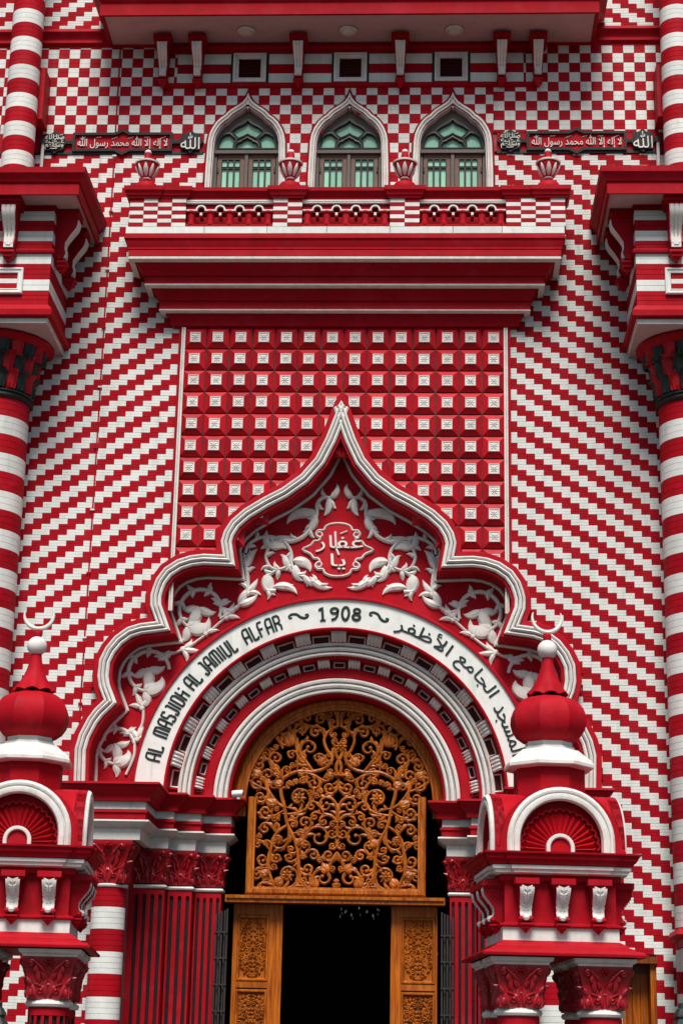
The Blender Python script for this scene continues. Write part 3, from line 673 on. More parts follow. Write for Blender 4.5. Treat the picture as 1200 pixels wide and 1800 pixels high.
# urns on the balustrade
for px, lab in ((258, 'leftmost striped urn finial standing on the balcony railing'), (510, 'second urn finial from the left on the balcony railing'), (711, 'third urn finial from the left on the balcony railing'), (963, 'rightmost urn finial standing on the balcony railing')):
    x = AX(px, 320, .70); t2 = Thing('urn_finial', lab, 'urn', (x, -.70, rz1), group='urn finials on the balcony railing')
    zz = lambda y: AZ(606, y, .70)
    c = (x, -.70, 0); B = zz(326) if False else rz1
    mb = MB(); mb.lathe([(.215, B-.005), (.22, B+.03), (.215, B+.08), (.185, B+.135), (.10, B+.18), (.07, B+.19), (.062, B+.23)], 24, c, R_); t2.part('foot', mb)
    mb = MB(); mb.lathe([(.06, B+.225), (.085, B+.235), (.09, B+.25), (.075, B+.265)], 24, c, W_); t2.part('stem_ring', mb)
    U = B+.265
    def bowl(t): return .075+.125*sin(t*pi/2)**.9, U+.27*t**1.15
    mb = MB(); mb.lathe([bowl(k/8) for k in range(9)], 24, c, R_); bo = t2.part('bowl', mb)
    for k in range(9):
        a = 2*pi*(k+.5)/9-pi/9; mb = MB(); rows = []
        for i in range(7):
            t = .06+.80*i/6; r, z = bowl(t); hw = .042*sin(pi*min(1, (i+.35)/6.6))**.8/r*1.0
            for q in (-1, 0, 1): rr = r+(.018 if q == 0 else .002); rows.append((c[0]+rr*sin(a+hw*q), c[1]-rr*cos(a+hw*q), z))
        mb.add(rows, [(i*3+j, i*3+j+1, (i+1)*3+j+1, (i+1)*3+j) for i in range(6) for j in range(2)], W_); t2.part('petal', mb, bo)
    mb = MB(); z0 = U+.27; mb.lathe([(.198, z0-.005), (.218, z0+.0), (.222, z0+.025), (.20, z0+.04), (.12, z0+.06)], 28, c, W_); t2.part('rim', mb)
    mb = MB(); mb.lathe([(.13, z0+.045), (.085, z0+.085), (.07, z0+.13), (.065, z0+.20), (.055, z0+.235)], 20, c, R_); t2.part('lid', mb)
    mb = MB(); mb.lathe([(.056, z0+.23), (.062, z0+.25), (.045, z0+.28), (.001, z0+.31)], 16, c, 'white paint'); t2.part('lid_knob', mb)

# ------------------------------------------------------------------ studded tile panel
PANEL = 1
th = Thing('tile_panel', 'large panel of red pyramid tiles with white square rosettes between balcony and portal', 'panel', (0, 0, 9.0))
PT = 0.4035
_o = [p for p in PORT_IN if abs(p[0]) < 2.86 and p[1] > 9]
mb = MB(); mb.plate([(-2.86, 14.35), (-2.86, _o[0][1])]+_o+[(2.86, _o[-1][1]), (2.86, 14.35)], [], 'tile joint', fac(0), .03, -.3); th.part('backing', mb, smooth=False)
for sx in (-1, 1):
    mb = MB(); e = sx*2.885
    mb.sweep([(e, 9.0), (e, 14.16)] if sx < 0 else [(e, 14.16), (e, 9.0)], [(-.035, 0), (-.035, .07), (.0, .08), (.005, .05), (.012, .05), (.016, .10), (.042, .11), (.046, .085), (.054, .085), (.058, .11), (.085, .10), (.09, .05), (.10, .05), (.10, 0)],
             [R_]*4+[W_]*6+[R_]*3, fac(0)); th.part('white_border', mb)
def tile_mesh():
    mb = MB(); a = PT/2-.012; q = .100; h0, h1 = .03, .085
    ring = lambda s_, y: [(-s_, -y, -s_), (s_, -y, -s_), (s_, -y, s_), (-s_, -y, s_)]
    vs = ring(a, -.02)+ring(a, h0)+ring(q, h1)
    mb.add(vs, [(i, (i+1) % 4, 4+(i+1) % 4, 4+i) for i in range(4)]+[(4+i, 4+(i+1) % 4, 8+(i+1) % 4, 8+i) for i in range(4)]+[(8, 9, 10, 11)], 'tile red')
    return mb.mesh('tile', smooth=False)
def rosette_mesh():
    mb = MB(); q = .094; mp = lambda u, v, h=0: (u, -.085-h, v)
    mb.cbox(-q, q, -q, q, -.08, -.092, W_, .003)
    mb.sweep([(-q, -q), (-q, q), (q, q), (q, -q)], [(.002, .006), (.004, .016), (.016, .016), (.02, .006)], W_, mp, True)
    for k in range(8):
        a = k*pi/4; leaf(mb, .018*cos(a), .018*sin(a), a, .058 if k % 2 == 0 else .082, .017, 0, .020, W_, mp, 4)
    mb.dome(0, 0, .022, .026, W_, mp, 6)
    return mb.mesh('rosette')
mat('tile red', (0.48, 0.006, 0.015), 0.42, (0.28, 0.010, 0.015), 0.65, (0.14, 0.01, 0.012), .4, spec=0.22, rnd=0.2)
tm, rm = tile_mesh(), rosette_mesh()
for r in range(13):
    z = 13.965-r*PT
    for k in range(14):
        x = (k-6.5)*PT
        if inside(PORT_IN, x, z) and inside(PORT_IN, x, z+.16) and inside(PORT_IN, x-.16, z+.1) and inside(PORT_IN, x+.16, z+.1): continue
        if z < 9.3: continue
        t_ = th.put('tile', tm, (x+random.uniform(-.003, .003), -.03+random.uniform(-.004, .004), z+random.uniform(-.003, .003)))
        th.put('rosette', rm, (0, 0, 0), 0, t_)

# ------------------------------------------------------------------ portal: multifoil arch
DT = -0.34                                       # tympanum depth
po = Thing('portal_arch', 'great pointed multifoil portal arch with lettered white band over the doorway', 'arch', (0, 0, 5.9))
mb = MB(); mb.sweep(PORT, [(0, -.02), (0, .19), (.012, .205), (.085, .205), (.09, .15)], R_, fac(0), False, 6); po.part('outer_band', mb)
mb = MB(); mb.sweep(PORT, [(.09, .14), (.095, .235), (.115, .255), (.138, .235), (.142, .185), (.150, .185), (.156, .245), (.18, .268), (.204, .245), (.210, .180), (.218, .180), (.224, .225), (.25, .235), (.275, .215), (.28, .15)],
                    W_, fac(0), False, 6); po.part('white_moulding', mb)
mb = MB(); mb.sweep(PORT, [(.275, .16), (.285, .185), (.325, .18), (.335, .165), (.34, DT-.02)], R_, fac(0), False, 6); po.part('inner_band', mb)
mb = MB(); mb.sweep(PORT, [(.335, DT), (.338, DT+.04), (.36, DT+.055), (.385, DT+.04), (.39, DT)], W_, fac(0), False, 2.4); po.part('inner_fillet', mb)
AC = (0.0, 5.95); N_ = 64
def arcp(r, a=0.0): return arc(AC[0], AC[1], r, pi-a, a, N_)
tymp = [(x*.985, z-.10) for x, z in PORT]; tymp[0] = (tymp[0][0], 5.8); tymp[-1] = (tymp[-1][0], 5.8)
tymp = tymp+[(3.0, 5.8)]+arcp(3.0)[::-1]+[(-3.0, 5.8)]
mb = MB(); mb.plate(tymp, [], R_, fac(0), DT, DT-.2); po.part('tympanum', mb, smooth=False)
RA = 3.34
def band(name, prof, m, ang=0.0):
    mb = MB(); mb.sweep(arcp(RA, ang), prof, m, fac(0)); return po.part(name, mb, ang=25)
band('red_rim', [(-.05, DT), (-.05, -.15), (-.035, -.135), (.0, -.135), (.005, -.175)], R_)
nb = band('name_band', [(.003, -.175), (.49, -.185)], 'brick white')
band('inner_rim', [(.487, -.20), (.49, -.155), (.505, -.145), (.525, -.15), (.53, -.18), (.54, -.20), (.545, -.50), (.95, -.505)], R_)
band('arch_ring', [(.70, -.52), (.705, -.40), (.73, -.385), (.755, -.405), (.76, -.47), (.775, -.47), (.785, -.395), (.815, -.39), (.84, -.405), (.845, -.475), (.86, -.475), (.87, -.41), (.90, -.405), (.915, -.43), (.92, -.55)], W_)
band('second_soffit', [(.918, -.47), (.96, -.48), (.965, -.76), (1.20, -.765)], R_)
band('plain_ring', [(1.10, -.78), (1.105, -.66), (1.13, -.645), (1.25, -.645), (1.26, -.66), (1.275, -.66), (1.285, -.70)], R_)
band('inner_arch_ring', [(1.27, -.72), (1.275, -.62), (1.30, -.60), (1.33, -.605), (1.345, -.68), (1.36, -.68), (1.37, -.605), (1.40, -.60), (1.43, -.615), (1.44, -.69), (1.455, -.69), (1.465, -.62), (1.50, -.625), (1.515, -.65), (1.52, -.75)], W_)
band('reveal', [(1.515, -.68), (1.555, -.70), (1.56, -1.12)], R_)
# modillions and coffers
def polar(r, a, depth):                        # local frame on the arch: u along the arc (clockwise), v outwards, h to the street
    ca, sa = sin(a), cos(a)
    return lambda u, v, h=0.0: (AC[0]+(r+v)*ca+u*sa, -(depth+h), AC[1]+(r+v)*sa-u*ca)
def modillion(w_, l_, dpt):
    mb = MB(); mp = lambda u, v, h=0: (u, -h, v)
    mb.sweep([(-w_*.62, l_*.5), (w_*.62, l_*.5)], [(0, 0), (0, dpt), (.02, dpt*1.04), (.045, dpt*1.0), (.05, dpt*.92), (.05, 0)], W_, mp)
    for s_ in (-1, 1): mb.plate([(s_*w_*.62, l_*.5), (s_*w_*.62, l_*.5-.05), (s_*w_*.62-.001*s_, l_*.5-.05)], [], W_, mp, dpt, 0)
    for k in range(4):
        u = (-.45+.3*k)*w_; rows = []
        for i in range(6):
            t = i/5; v = l_*.5-.05-t*(l_-.05); h_ = dpt*(.92-.55*t+.14*sin(t*pi*2)); 
            rows += [(u-w_*.15, -h_+.012, v), (u, -h_-.012, v), (u+w_*.15, -h_+.012, v)]
        mb.add(rows, [(i*3+j, i*3+j+1, (i+1)*3+j+1, (i+1)*3+j) for i in range(5) for j in range(2)], W_)
    mb.box(-w_*.56, w_*.56, -dpt*.40, 0, -l_*.5, l_*.5-.05, R_)
    return mb.mesh('modillion')
def coffer(w0, l_, dpt):
    mb = MB(); mp = lambda u, v, h=0: (u, -h, v)
    pth = [(-w0/2, -l_/2), (-w0/2, l_/2), (w0/2, l_/2), (w0/2, -l_/2)]
    mb.sweep(pth, [(0, -.01), (0, dpt), (.018, dpt), (.022, dpt*.6), (.034, dpt*.6)], R_, mp, True)
    mb.sweep(pth, [(.034, dpt*.60), (.042, dpt*.55), (.055, dpt*.2)], 'stone white', mp, True)
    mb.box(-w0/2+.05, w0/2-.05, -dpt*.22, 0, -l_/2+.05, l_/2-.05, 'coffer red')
    return mb.mesh('coffer')
def place_polar(name, me, r, a, depth):
    ob = bpy.data.objects.new(name, me); COL.objects.link(ob); ob.parent = po.o
    ob.matrix_local = Matrix.Translation(Vector((AC[0]+r*sin(a), -depth, AC[1]+r*cos(a)))-Vector(po.off)) @ Matrix.Rotation(a, 4, 'Y')
W_, _w = 'white paint', W_
m1, m2 = modillion(.21, .25, .26), modillion(.17, .21, .22)
W_ = _w
c1, c2 = coffer(.36, .21, .07), coffer(.26, .17, .06)
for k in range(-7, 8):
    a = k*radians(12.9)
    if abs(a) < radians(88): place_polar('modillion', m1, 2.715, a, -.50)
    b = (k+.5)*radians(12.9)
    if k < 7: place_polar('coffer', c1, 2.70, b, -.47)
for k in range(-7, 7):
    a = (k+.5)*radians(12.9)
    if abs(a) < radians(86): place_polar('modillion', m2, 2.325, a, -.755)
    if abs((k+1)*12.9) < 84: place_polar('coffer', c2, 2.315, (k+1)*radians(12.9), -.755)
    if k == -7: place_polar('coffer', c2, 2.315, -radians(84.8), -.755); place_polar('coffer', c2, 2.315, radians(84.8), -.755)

# lettering on the band: block capitals drawn as strokes, cell 0..1 high
LET = {'A': (.62, [[(0, 0), (0, .62), (.06, .86), (.22, 1), (.62, 1), (.62, 0)], [(0, .42), (.62, .42)]]),
       'L': (.50, [[(0, 1), (0, 0), (.5, 0), (.5, .14)]]), 'M': (.86, [[(0, 0), (0, .8), (.1, 1), (.43, 1), (.43, 0)], [(.43, 1), (.76, 1), (.86, .8), (.86, 0)]]),
       'S': (.56, [[(.56, .84), (.5, 1), (.08, 1), (0, .88), (0, .62), (.08, .53), (.48, .48), (.56, .38), (.56, .12), (.48, 0), (.06, 0), (0, .16)]]),
       'J': (.46, [[(.46, 1), (.46, .14), (.38, 0), (.08, 0), (0, .2)], [(.2, 1), (.46, 1)]]), 'I': (.10, [[(.05, 0), (.05, 1)]]),
       'D': (.60, [[(.02, 0), (.02, 1), (.44, 1), (.6, .84), (.6, .16), (.44, 0), (.02, 0)]]), 'H': (.60, [[(0, 0), (0, 1)], [(.6, 0), (.6, .62), (.5, .52), (0, .5)], [(.6, 1), (.6, .86)]]),
       'F': (.52, [[(0, 0), (0, .84), (.1, 1), (.52, 1)], [(0, .52), (.44, .52)]]), 'U': (.60, [[(0, 1), (0, .16), (.1, 0), (.5, 0), (.6, .16), (.6, 1)]]),
       'R': (.60, [[(0, 0), (0, 1), (.46, 1), (.58, .9), (.58, .6), (.46, .5), (0, .5)], [(.34, .5), (.6, .3), (.6, 0)]])}
RB = RA-.245
def onband(u, v, h=0.0):                      # u = distance along the middle of the band from the top (clockwise), v radial
    a = u/RB; r = RB+v; return (AC[0]+r*sin(a), .182-h, AC[1]+r*cos(a))
def dense(p, n=4):
    out = []
    for a, b in zip(p[:-1], p[1:]): out += [(a[0]+(b[0]-a[0])*i/n, a[1]+(b[1]-a[1])*i/n) for i in range(n)]
    return out+[p[-1]]
def angle_of(px, py):
    x, z = at(px, py, -.18); return atan2(x-AC[0], z-AC[1])
words = [('AL', (262, 1322), (283, 1287)), ('MASJIDH', (281, 1288), (328, 1198)), ('AL', (329, 1204), (347, 1183)), ('JAMIUL', (350, 1168), (413, 1129)), ('ALFAR', (428, 1117), (494, 1094))]
HL = .25
a_edges = [(-77.5, -68.8), (-66.6, -43.2), (-51.5, -45), (-40, -24), (-21, -8)]
def ang_px(px, py): return math.degrees(angle_of(px, py))
E_ = [(ang_px(261, 1336), ang_px(273, 1309)), (ang_px(279, 1294), ang_px(325, 1216)), (ang_px(330, 1206), ang_px(348, 1186)), (ang_px(354, 1178), ang_px(414, 1134)), (ang_px(429, 1124), ang_px(495, 1099))]
for (wd, _, _), (aa, ab) in zip(words, E_):
    ua, ub = radians(aa)*RB, radians(ab)*RB; tot = sum(LET[c][0] for c in wd)+.34*(len(wd)-1)+.16; sc_ = (ub-ua)/tot; u = ua+.08*sc_
    for c in wd:
        wdt, strokes = LET[c]; mb = MB()
        for st in strokes:
            mb.ribbon([(u+x*sc_, (z-.5)*HL) for x, z in dense(st)], .0178, .016, 'deep green paint', onband, True, 4)
        po.part('letter', mb, nb, smooth=False); u += (wdt+.34)*sc_
DIG = {'1': [([(.02, .78), (.2, 1), (.2, 0)], .03), ([(.04, 0), (.36, 0)], .016)], '9': [(arc(.25, .70, .2, 0, 2*pi, 14), .028), ([(.45, .7), (.42, .35), (.3, .1), (.08, .0)], .026)],
       '0': [([(.25+.19*cos(t), .5+.49*sin(t)) for t in [2*pi*i/18 for i in range(19)]], .03)], '8': [(arc(.25, .75, .17, 0, 2*pi, 14), .027), (arc(.25, .28, .21, 0, 2*pi, 14), .03)]}
u0 = radians(ang_px(560, 1075))*RB; u1 = radians(ang_px(634, 1076))*RB
for i, c in enumerate('1908'):
    mb = MB(); u = u0+(u1-u0)*i/3.75; sc_ = (u1-u0)/3.75/.62
    for st, wd in DIG[c]: mb.ribbon([(u+x*sc_, (z-.5)*.225) for x, z in dense(st, 2)], wd*.78, .018, 'deep green paint', onband, True, 4)
    po.part('numeral', mb, nb, smooth=False)
for ua, ub in ((ang_px(508, 1088), ang_px(541, 1077)), (ang_px(650, 1074), ang_px(684, 1084))):
    a, b = radians(ua)*RB, radians(ub)*RB; mb = MB(); w_ = b-a
    S_ = [(.16, .10), (.10, .02), (.03, .10), (.05, .30), (.2, .42), (.42, .30), (.6, -.1), (.8, -.28), (.96, -.15), (.98, .06), (.9, .1), (.85, .02)]
    q = smooth([(a+x*w_, .01+z*w_*.46) for x, z in S_], 4); k = len(q)
    mb.ribbon(q, [.012+.014*sin(pi*i/(k-1)) for i in range(k)], .016, 'deep green paint', onband); po.part('flourish', mb, nb)
for word, (pa, pb) in (('\uFEAE\uFED4\uFEC7\uFEF7\uFE8D', ((695, 1097), (800, 1134))), ('\uFECA\uFEE3\uFE8E\uFEA0\uFEDF\uFE8D', ((806, 1152), (877, 1216))), ('\uFEAA\uFEA0\uFEB4\uFEE4\uFEDF\uFE8D', ((880, 1236), (920, 1325)))):
    a, b = angle_of(*pa)*RB, angle_of(*pb)*RB; mb = MB(); text_into(mb, word, (a, b, -.165, .155), 'deep green paint', onband, .018); po.part('arabic_lettering', mb, nb, smooth=False)

# white acanthus relief in the tympanum (drawn once for the left, mirrored for the right)
def pxz(zx, zy, ox=380, oy=700, s=2.857, d=DT): return at(ox+zx/s, oy+zy/s, d)
def relief(sgn):
    """leafwork in the middle field"""
    mp = (lambda u, v, h=0: (sgn*u*-1 if sgn > 0 else u, -(DT+h), v))
    P = lambda *a: [pxz(x, y) for x, y in a]
    def stem(pts, w0=.026, w1=.03, h=.06): 
        w0 *= 1.35; w1 *= 1.35; q = smooth(P(*pts), 6); n = len(q); mb.ribbon(q, [w0+(w1-w0)*i/(n-1) for i in range(n)], h, W_, mp)
        for k_i, i in enumerate(range(4, n-4, 7)):
            ta = atan2(q[i+1][1]-q[i][1], q[i+1][0]-q[i][0]); sd = 1 if k_i % 2 else -1; leaf(mb, q[i][0], q[i][1], ta+sd*.5, .19, .042, sd*1.5, .065, W_, mp, 7)
    def lf(b, t, wd, curl, h=.06):
        (x0, z0), (x1, z1) = P(b, t); ln = hypot(x1-x0, z1-z0)*1.12; a = atan2(z1-z0, x1-x0)-curl*.45
        leaf(mb, x0, z0, a, ln, wd*1.3, curl, h*1.2, W_, mp, 10, 0)
    out = []
    mb = MB(); stem([(575, 505), (540, 500), (508, 530), (503, 590), (480, 650), (430, 700), (370, 720), (310, 706), (255, 700)]); 
    lf((572, 505), (600, 432), .05, 1.4); lf((565, 500), (540, 585), .055, -1.0); lf((578, 512), (604, 552), .04, 1.2); out.append(mb)
    mb = MB(); lf((500, 585), (358, 640), .075, 1.6); lf((498, 590), (432, 668), .06, -1.4); lf((495, 580), (455, 570), .04, 1.0); lf((470, 640), (450, 672), .03, .6); out.append(mb)
    mb = MB(); stem([(146, 780), (160, 740), (205, 708), (265, 696), (325, 712), (368, 755), (378, 810), (350, 850), (305, 862), (268, 845), (250, 800), (262, 755)], .024, .022)
    lf((268, 755), (258, 672), .055, -.8); lf((262, 748), (350, 762), .075, -1.4); lf((300, 745), (228, 762), .05, 1.2); lf((352, 850), (318, 790), .05, 1.4); lf((300, 700), (372, 690), .04, .8); out.append(mb)
    mb = MB(); stem([(312, 862), (270, 888), (246, 930), (256, 965), (300, 968)], .022, .03)
    lf((262, 882), (300, 985), .085, 1.3); lf((290, 950), (400, 990), .06, -1.4); lf((330, 945), (384, 935), .045, 1.0); lf((318, 865), (310, 910), .035, .5); out.append(mb)
    mb = MB(); stem([(372, 800), (384, 850), (410, 890), (450, 900)], .026, .02)
    lf((385, 820), (470, 880), .07, -1.8); lf((400, 840), (440, 915), .06, 1.4); lf((440, 890), (515, 930), .05, 1.5); lf((450, 900), (455, 945), .03, -.6); out.append(mb)
    mb = MB(); lf((470, 900), (580, 945), .055, 1.2); lf((465, 920), (530, 965), .05, -1.2); lf((500, 930), (480, 890), .03, 1.0); lf((520, 940), (560, 930), .03, .8); out.append(mb)
    mb = MB(); stem([(100, 1060), (140, 1010), (158, 950), (156, 880), (150, 850)], .022, .03)
    lf((150, 855), (205, 768), .06, -.9); lf((150, 855), (130, 785), .05, .8); lf((152, 850), (168, 770), .035, 0); out.append(mb)
    mb = MB(); lf((110, 1040), (200, 985), .055, .9); lf((112, 1038), (190, 955), .05, -.8); lf((95, 1065), (60, 1085), .04, .4); stem([(110, 1045), (70, 1080), (20, 1110)], .03, .02); out.append(mb)
    return out
for sgn in (-1, 1):
    for mb in relief(sgn): po.part('acanthus_ornament', mb)
# lobes: a curling flower in each
def lobe_orn(sgn, cx, cz, r, a0):
    mp = (lambda u, v, h=0: (-sgn*u, -(DT+h), v)); res = []
    mb = MB(); q = [(cx+r*cos(a), cz+r*sin(a)) for a in [a0+i*.28 for i in range(17)]]
    mb.ribbon(q, [.030+.010*sin(pi*i/16) for i in range(17)], .05, W_, mp)
    e = q[-1]; d = a0+16*.28+pi/2
    leaf(mb, e[0], e[1], d+.1, r*1.25, r*.34, 1.9, .075, W_, mp, 11); leaf(mb, e[0], e[1], d-.9, r*.8, r*.24, -1.0, .06, W_, mp, 9)
    leaf(mb, e[0], e[1], d+.9, r*.75, r*.26, 1.0, .07, W_, mp, 9); res.append(mb)
    mb = MB(); leaf(mb, cx-r*.1, cz+r*.15, a0-1.3, r*1.25, r*.30, -1.0, .075, W_, mp, 10); leaf(mb, cx-r*.05, cz+r*.1, a0-.4, r*.9, r*.22, 1.2, .065, W_, mp, 9); leaf(mb, cx-r*.1, cz+r*.1, a0-2.4, r*.8, r*.22, -.9, .06, W_, mp, 8); res.append(mb)
    mb = MB()
    for i_ in range(2, 15, 3):
        b = q[i_]; a_ = a0+i_*.28; leaf(mb, b[0], b[1], a_+pi/2-.5, r*.50, r*.13, -1.3, .055, W_, mp, 7); leaf(mb, b[0], b[1], a_+pi/2+.6, r*.42, r*.12, 1.3, .055, W_, mp, 7)
    res.append(mb); mb = MB(); b = q[2]; leaf(mb, b[0], b[1], a0+pi/2+.9, r*.62, r*.14, .9, .05, W_, mp, 8); leaf(mb, b[0], b[1], a0+pi/2-.5, r*.55, r*.13, -.8, .05, W_, mp, 8); res.append(mb)
    return res
for sgn in (-1, 1):
    for (px, py, r, a0) in ((352, 1072, .36, radians(-20)), (262, 1180, .35, radians(5)), (205, 1312, .30, radians(10))):
        x, z = at(px, py, DT)
        for mb in lobe_orn(sgn, x, z, r, a0): po.part('acanthus_ornament', mb)
    # vine with buds running along the outside of the lettered band
    mp = (lambda u, v, h=0: (-sgn*u, -(DT+h), v))
    V = [at(x, y, DT) for x, y in ((432, 1050), (418, 1068), (392, 1090), (362, 1116), (330, 1138), (300, 1150), (278, 1148))]
    mb = MB(); q = smooth(V, 5); mb.ribbon(q, .026, .045, W_, mp); po.part('vine', mb)
    V2 = [at(x, y, DT) for x, y in ((246, 1225), (252, 1250), (250, 1275), (238, 1300), (236, 1330), (222, 1362))]
    mb = MB(); q2 = smooth(V2, 5); mb.ribbon(q2, .026, .045, W_, mp); po.part('vine', mb)
    for (bx, by), ang in (((436, 1042), 50), ((398, 1086), 58), ((362, 1114), 75), ((322, 1142), -10), ((250, 1245), 110), ((242, 1300), 70)):
        x, z = at(bx, by, DT); mb = MB(); a = radians(ang)
        leaf(mb, x, z, a, .30, .055, .3, .06, W_, mp, 9); leaf(mb, x, z, a+.7, .24, .05, .9, .055, W_, mp, 8); leaf(mb, x, z, a-.7, .24, .05, -.9, .055, W_, mp, 8)
        mb.dome(x, z, .06, .06, W_, mp, 10); po.part('bud', mb)
# cartouche
mx, mz = at(593.5, 967, DT); cart = []
half = [(0, .475), (.13, .46), (.22, .415), (.255, .35), (.345, .345), (.385, .29), (.36, .24), (.31, .215), (.345, .16), (.42, .15), (.48, .075), (.62, 0)]
pts = half+[(x, -z) for x, z in half[-2::-1]]; pts = pts+[(-x, z) for x, z in pts[-2:0:-1]]
pts = [(mx+x*.98, mz+z) for x, z in pts]
mb = MB(); q = smooth(pts+[pts[0]], 3); mb.ribbon(q, .024, .05, W_, fac(DT), False)
for sx in (-1, 1):
    for sz in (-1, 1):
        mb.ribbon(smooth([(mx+sx*.31, mz+sz*.215), (mx+sx*.27, mz+sz*.26), (mx+sx*.30, mz+sz*.31), (mx+sx*.35, mz+sz*.30)], 4), .02, .045, W_, fac(DT))
ca = po.part('cartouche', mb)
mb = MB(); mb.plate(pts, [], 'tile red', fac(0), DT+.03, DT); po.part('cartouche_field', mb, ca, smooth=False)
mb = MB(); text_into(mb, '\uFEAD\uFE8E\uFED4\uFECF', (mx-.38, mx+.44, mz-.05, mz+.25), W_, fac(DT+.03), .035); text_into(mb, '\uFE8E\uFEF3', (mx-.12, mx+.14, mz-.36, mz-.08), W_, fac(DT+.03), .035)
mb.ribbon(smooth([(mx-.05, mz+.32), (mx-.03, mz+.05), (mx+.02, mz-.1)], 4), .022, .035, W_, fac(DT+.03)); mb.ribbon([(mx+.04, mz+.28), (mx+.16, mz+.33)], .014, .03, W_, fac(DT+.03))
po.part('arabic_lettering', mb, ca, smooth=False)

# ------------------------------------------------------------------ doorway: frame, fanlight, doors, hall
DW = -1.02
th = Thing('fanlight', 'round topped carved teak fanlight of pierced scrollwork above the doors', 'fanlight', (0, -DW, 4.3))
FC = (0.03, 5.95)
mb = MB(); mb.sweep([(FC[0]-1.78, 5.7)]+arc(FC[0], FC[1], 1.78, pi, 0, 56)+[(FC[0]+1.78, 5.7)], [(-.05, -.12), (-.05, .0), (.0, .02), (.03, .06), (.09, .065), (.10, .035), (.16, .03), (.17, .05), (.20, .05), (.21, -.06)], 'teak', fac(DW)); th.part('arched_frame', mb)
fx = 1.485
mb = MB(); mb.sweep([(-fx-.01, 6.02), (-fx-.01, 4.40), (fx+.01, 4.40), (fx+.01, 6.05), (fx-.12, 6.05)][::-1][1:] , [(-.0, .02), (.0, .13), (.03, .15), (.09, .15), (.10, .12), (.13, .11), (.135, .0)], 'carved teak', fac(DW)); th.part('square_frame', mb)
mb = MB(); mb.box(-1.82, 1.82, -DW-.20, -DW+.1, 4.265, 4.385, 'teak'); mb.box(-1.80, 1.80, -DW-.23, -DW-.19, 4.33, 4.375, 'carved teak'); th.part('lintel', mb)
# pierced scrollwork: scrolls given as (centre, radius, stem root, winding) in millimetres of a drawing, left half
LZ = lambda x, y: at(370+x/2.609, 1200+y/2.609, DW+.06)
MAIN = [[(572, 965), (500, 958), (440, 935), (405, 880), (402, 800), (385, 720), (352, 650), (338, 570), (322, 500), (330, 440), (395, 405), (470, 405), (530, 385), (556, 345), (530, 300), (520, 255), (548, 215), (580, 200)],
        [(580, 775), (555, 815), (535, 860)], [(580, 640), (555, 610), (520, 600)], [(582, 425), (575, 380), (600, 330), (608, 300)], [(582, 200), (582, 130)],
        [(338, 570), (300, 545), (262, 490), (248, 430)], [(352, 650), (300, 690), (272, 770), (262, 850), (290, 930)], [(330, 440), (300, 390), (268, 350)], [(470, 405), (430, 350), (402, 300), (395, 250)]]
SC = [(515, 895, 50, 470, 955, -1), (350, 882, 62, 290, 930, 1), (238, 945, 30, 290, 930, 1), (442, 852, 34, 402, 800, 1), (238, 808, 36, 272, 770, -1), (495, 708, 58, 402, 790, -1), (310, 722, 46, 352, 652, -1),
      (248, 668, 30, 300, 690, 1), (430, 640, 36, 368, 690, 1), (405, 527, 64, 330, 600, 1), (528, 560, 46, 575, 640, 1), (252, 590, 34, 338, 580, -1), (228, 520, 32, 262, 490, -1), (292, 470, 26, 322, 505, 1), (262, 420, 38, 330, 445, -1),
      (215, 462, 44, 262, 490, 1), (225, 375, 30, 268, 350, 1), (300, 345, 36, 330, 440, -1), (345, 265, 40, 395, 330, 1), (425, 340, 24, 430, 352, -1), (452, 298, 46, 470, 405, -1), (495, 345, 26, 530, 385, 1), (415, 215, 36, 395, 260, -1),
      (480, 225, 34, 520, 255, 1), (505, 165, 34, 548, 215, 1), (440, 160, 30, 470, 200, -1), (550, 140, 22, 582, 185, 1), (545, 480, 34, 582, 425, -1), (470, 460, 36, 395, 405, -1), (556, 690, 26, 580, 640, -1), (540, 790, 30, 580, 775, -1), (470, 790, 28, 402, 810, -1), (258, 320, 24, 268, 350, -1), (350, 400, 22, 330, 440, -1), (462, 565, 26, 520, 600, 1), (300, 800, 26, 272, 790, 1), (215, 740, 22, 272, 770, 1), (215, 880, 26, 262, 850, 1), (390, 955, 24, 440, 935, 1),
      (196, 425, 30, 262, 490, -1), (212, 318, 26, 268, 350, -1), (262, 258, 36, 330, 300, 1), (312, 205, 34, 395, 260, 1), (375, 168, 32, 420, 240, 1), (505, 112, 26, 548, 160, -1), (300, 395, 24, 330, 440, -1), (372, 330, 26, 395, 405, 1), (545, 330, 18, 530, 385, 1), (380, 605, 26, 338, 570, -1), (430, 745, 26, 402, 800, 1), (455, 500, 20, 395, 405, -1), (360, 800, 22, 402, 800, -1), (425, 905, 20, 405, 880, 1), (556, 850, 18, 580, 790, 1), (425, 400, 18, 395, 405, 1), (590, 560, 0, 0, 0, 0)]
_rs = random.Random(11); SC = SC[:-1]; _c = [(x, y, r) for x, y, r, *_ in SC]
_mp = [p for st in MAIN for p in smooth(st, 8)]
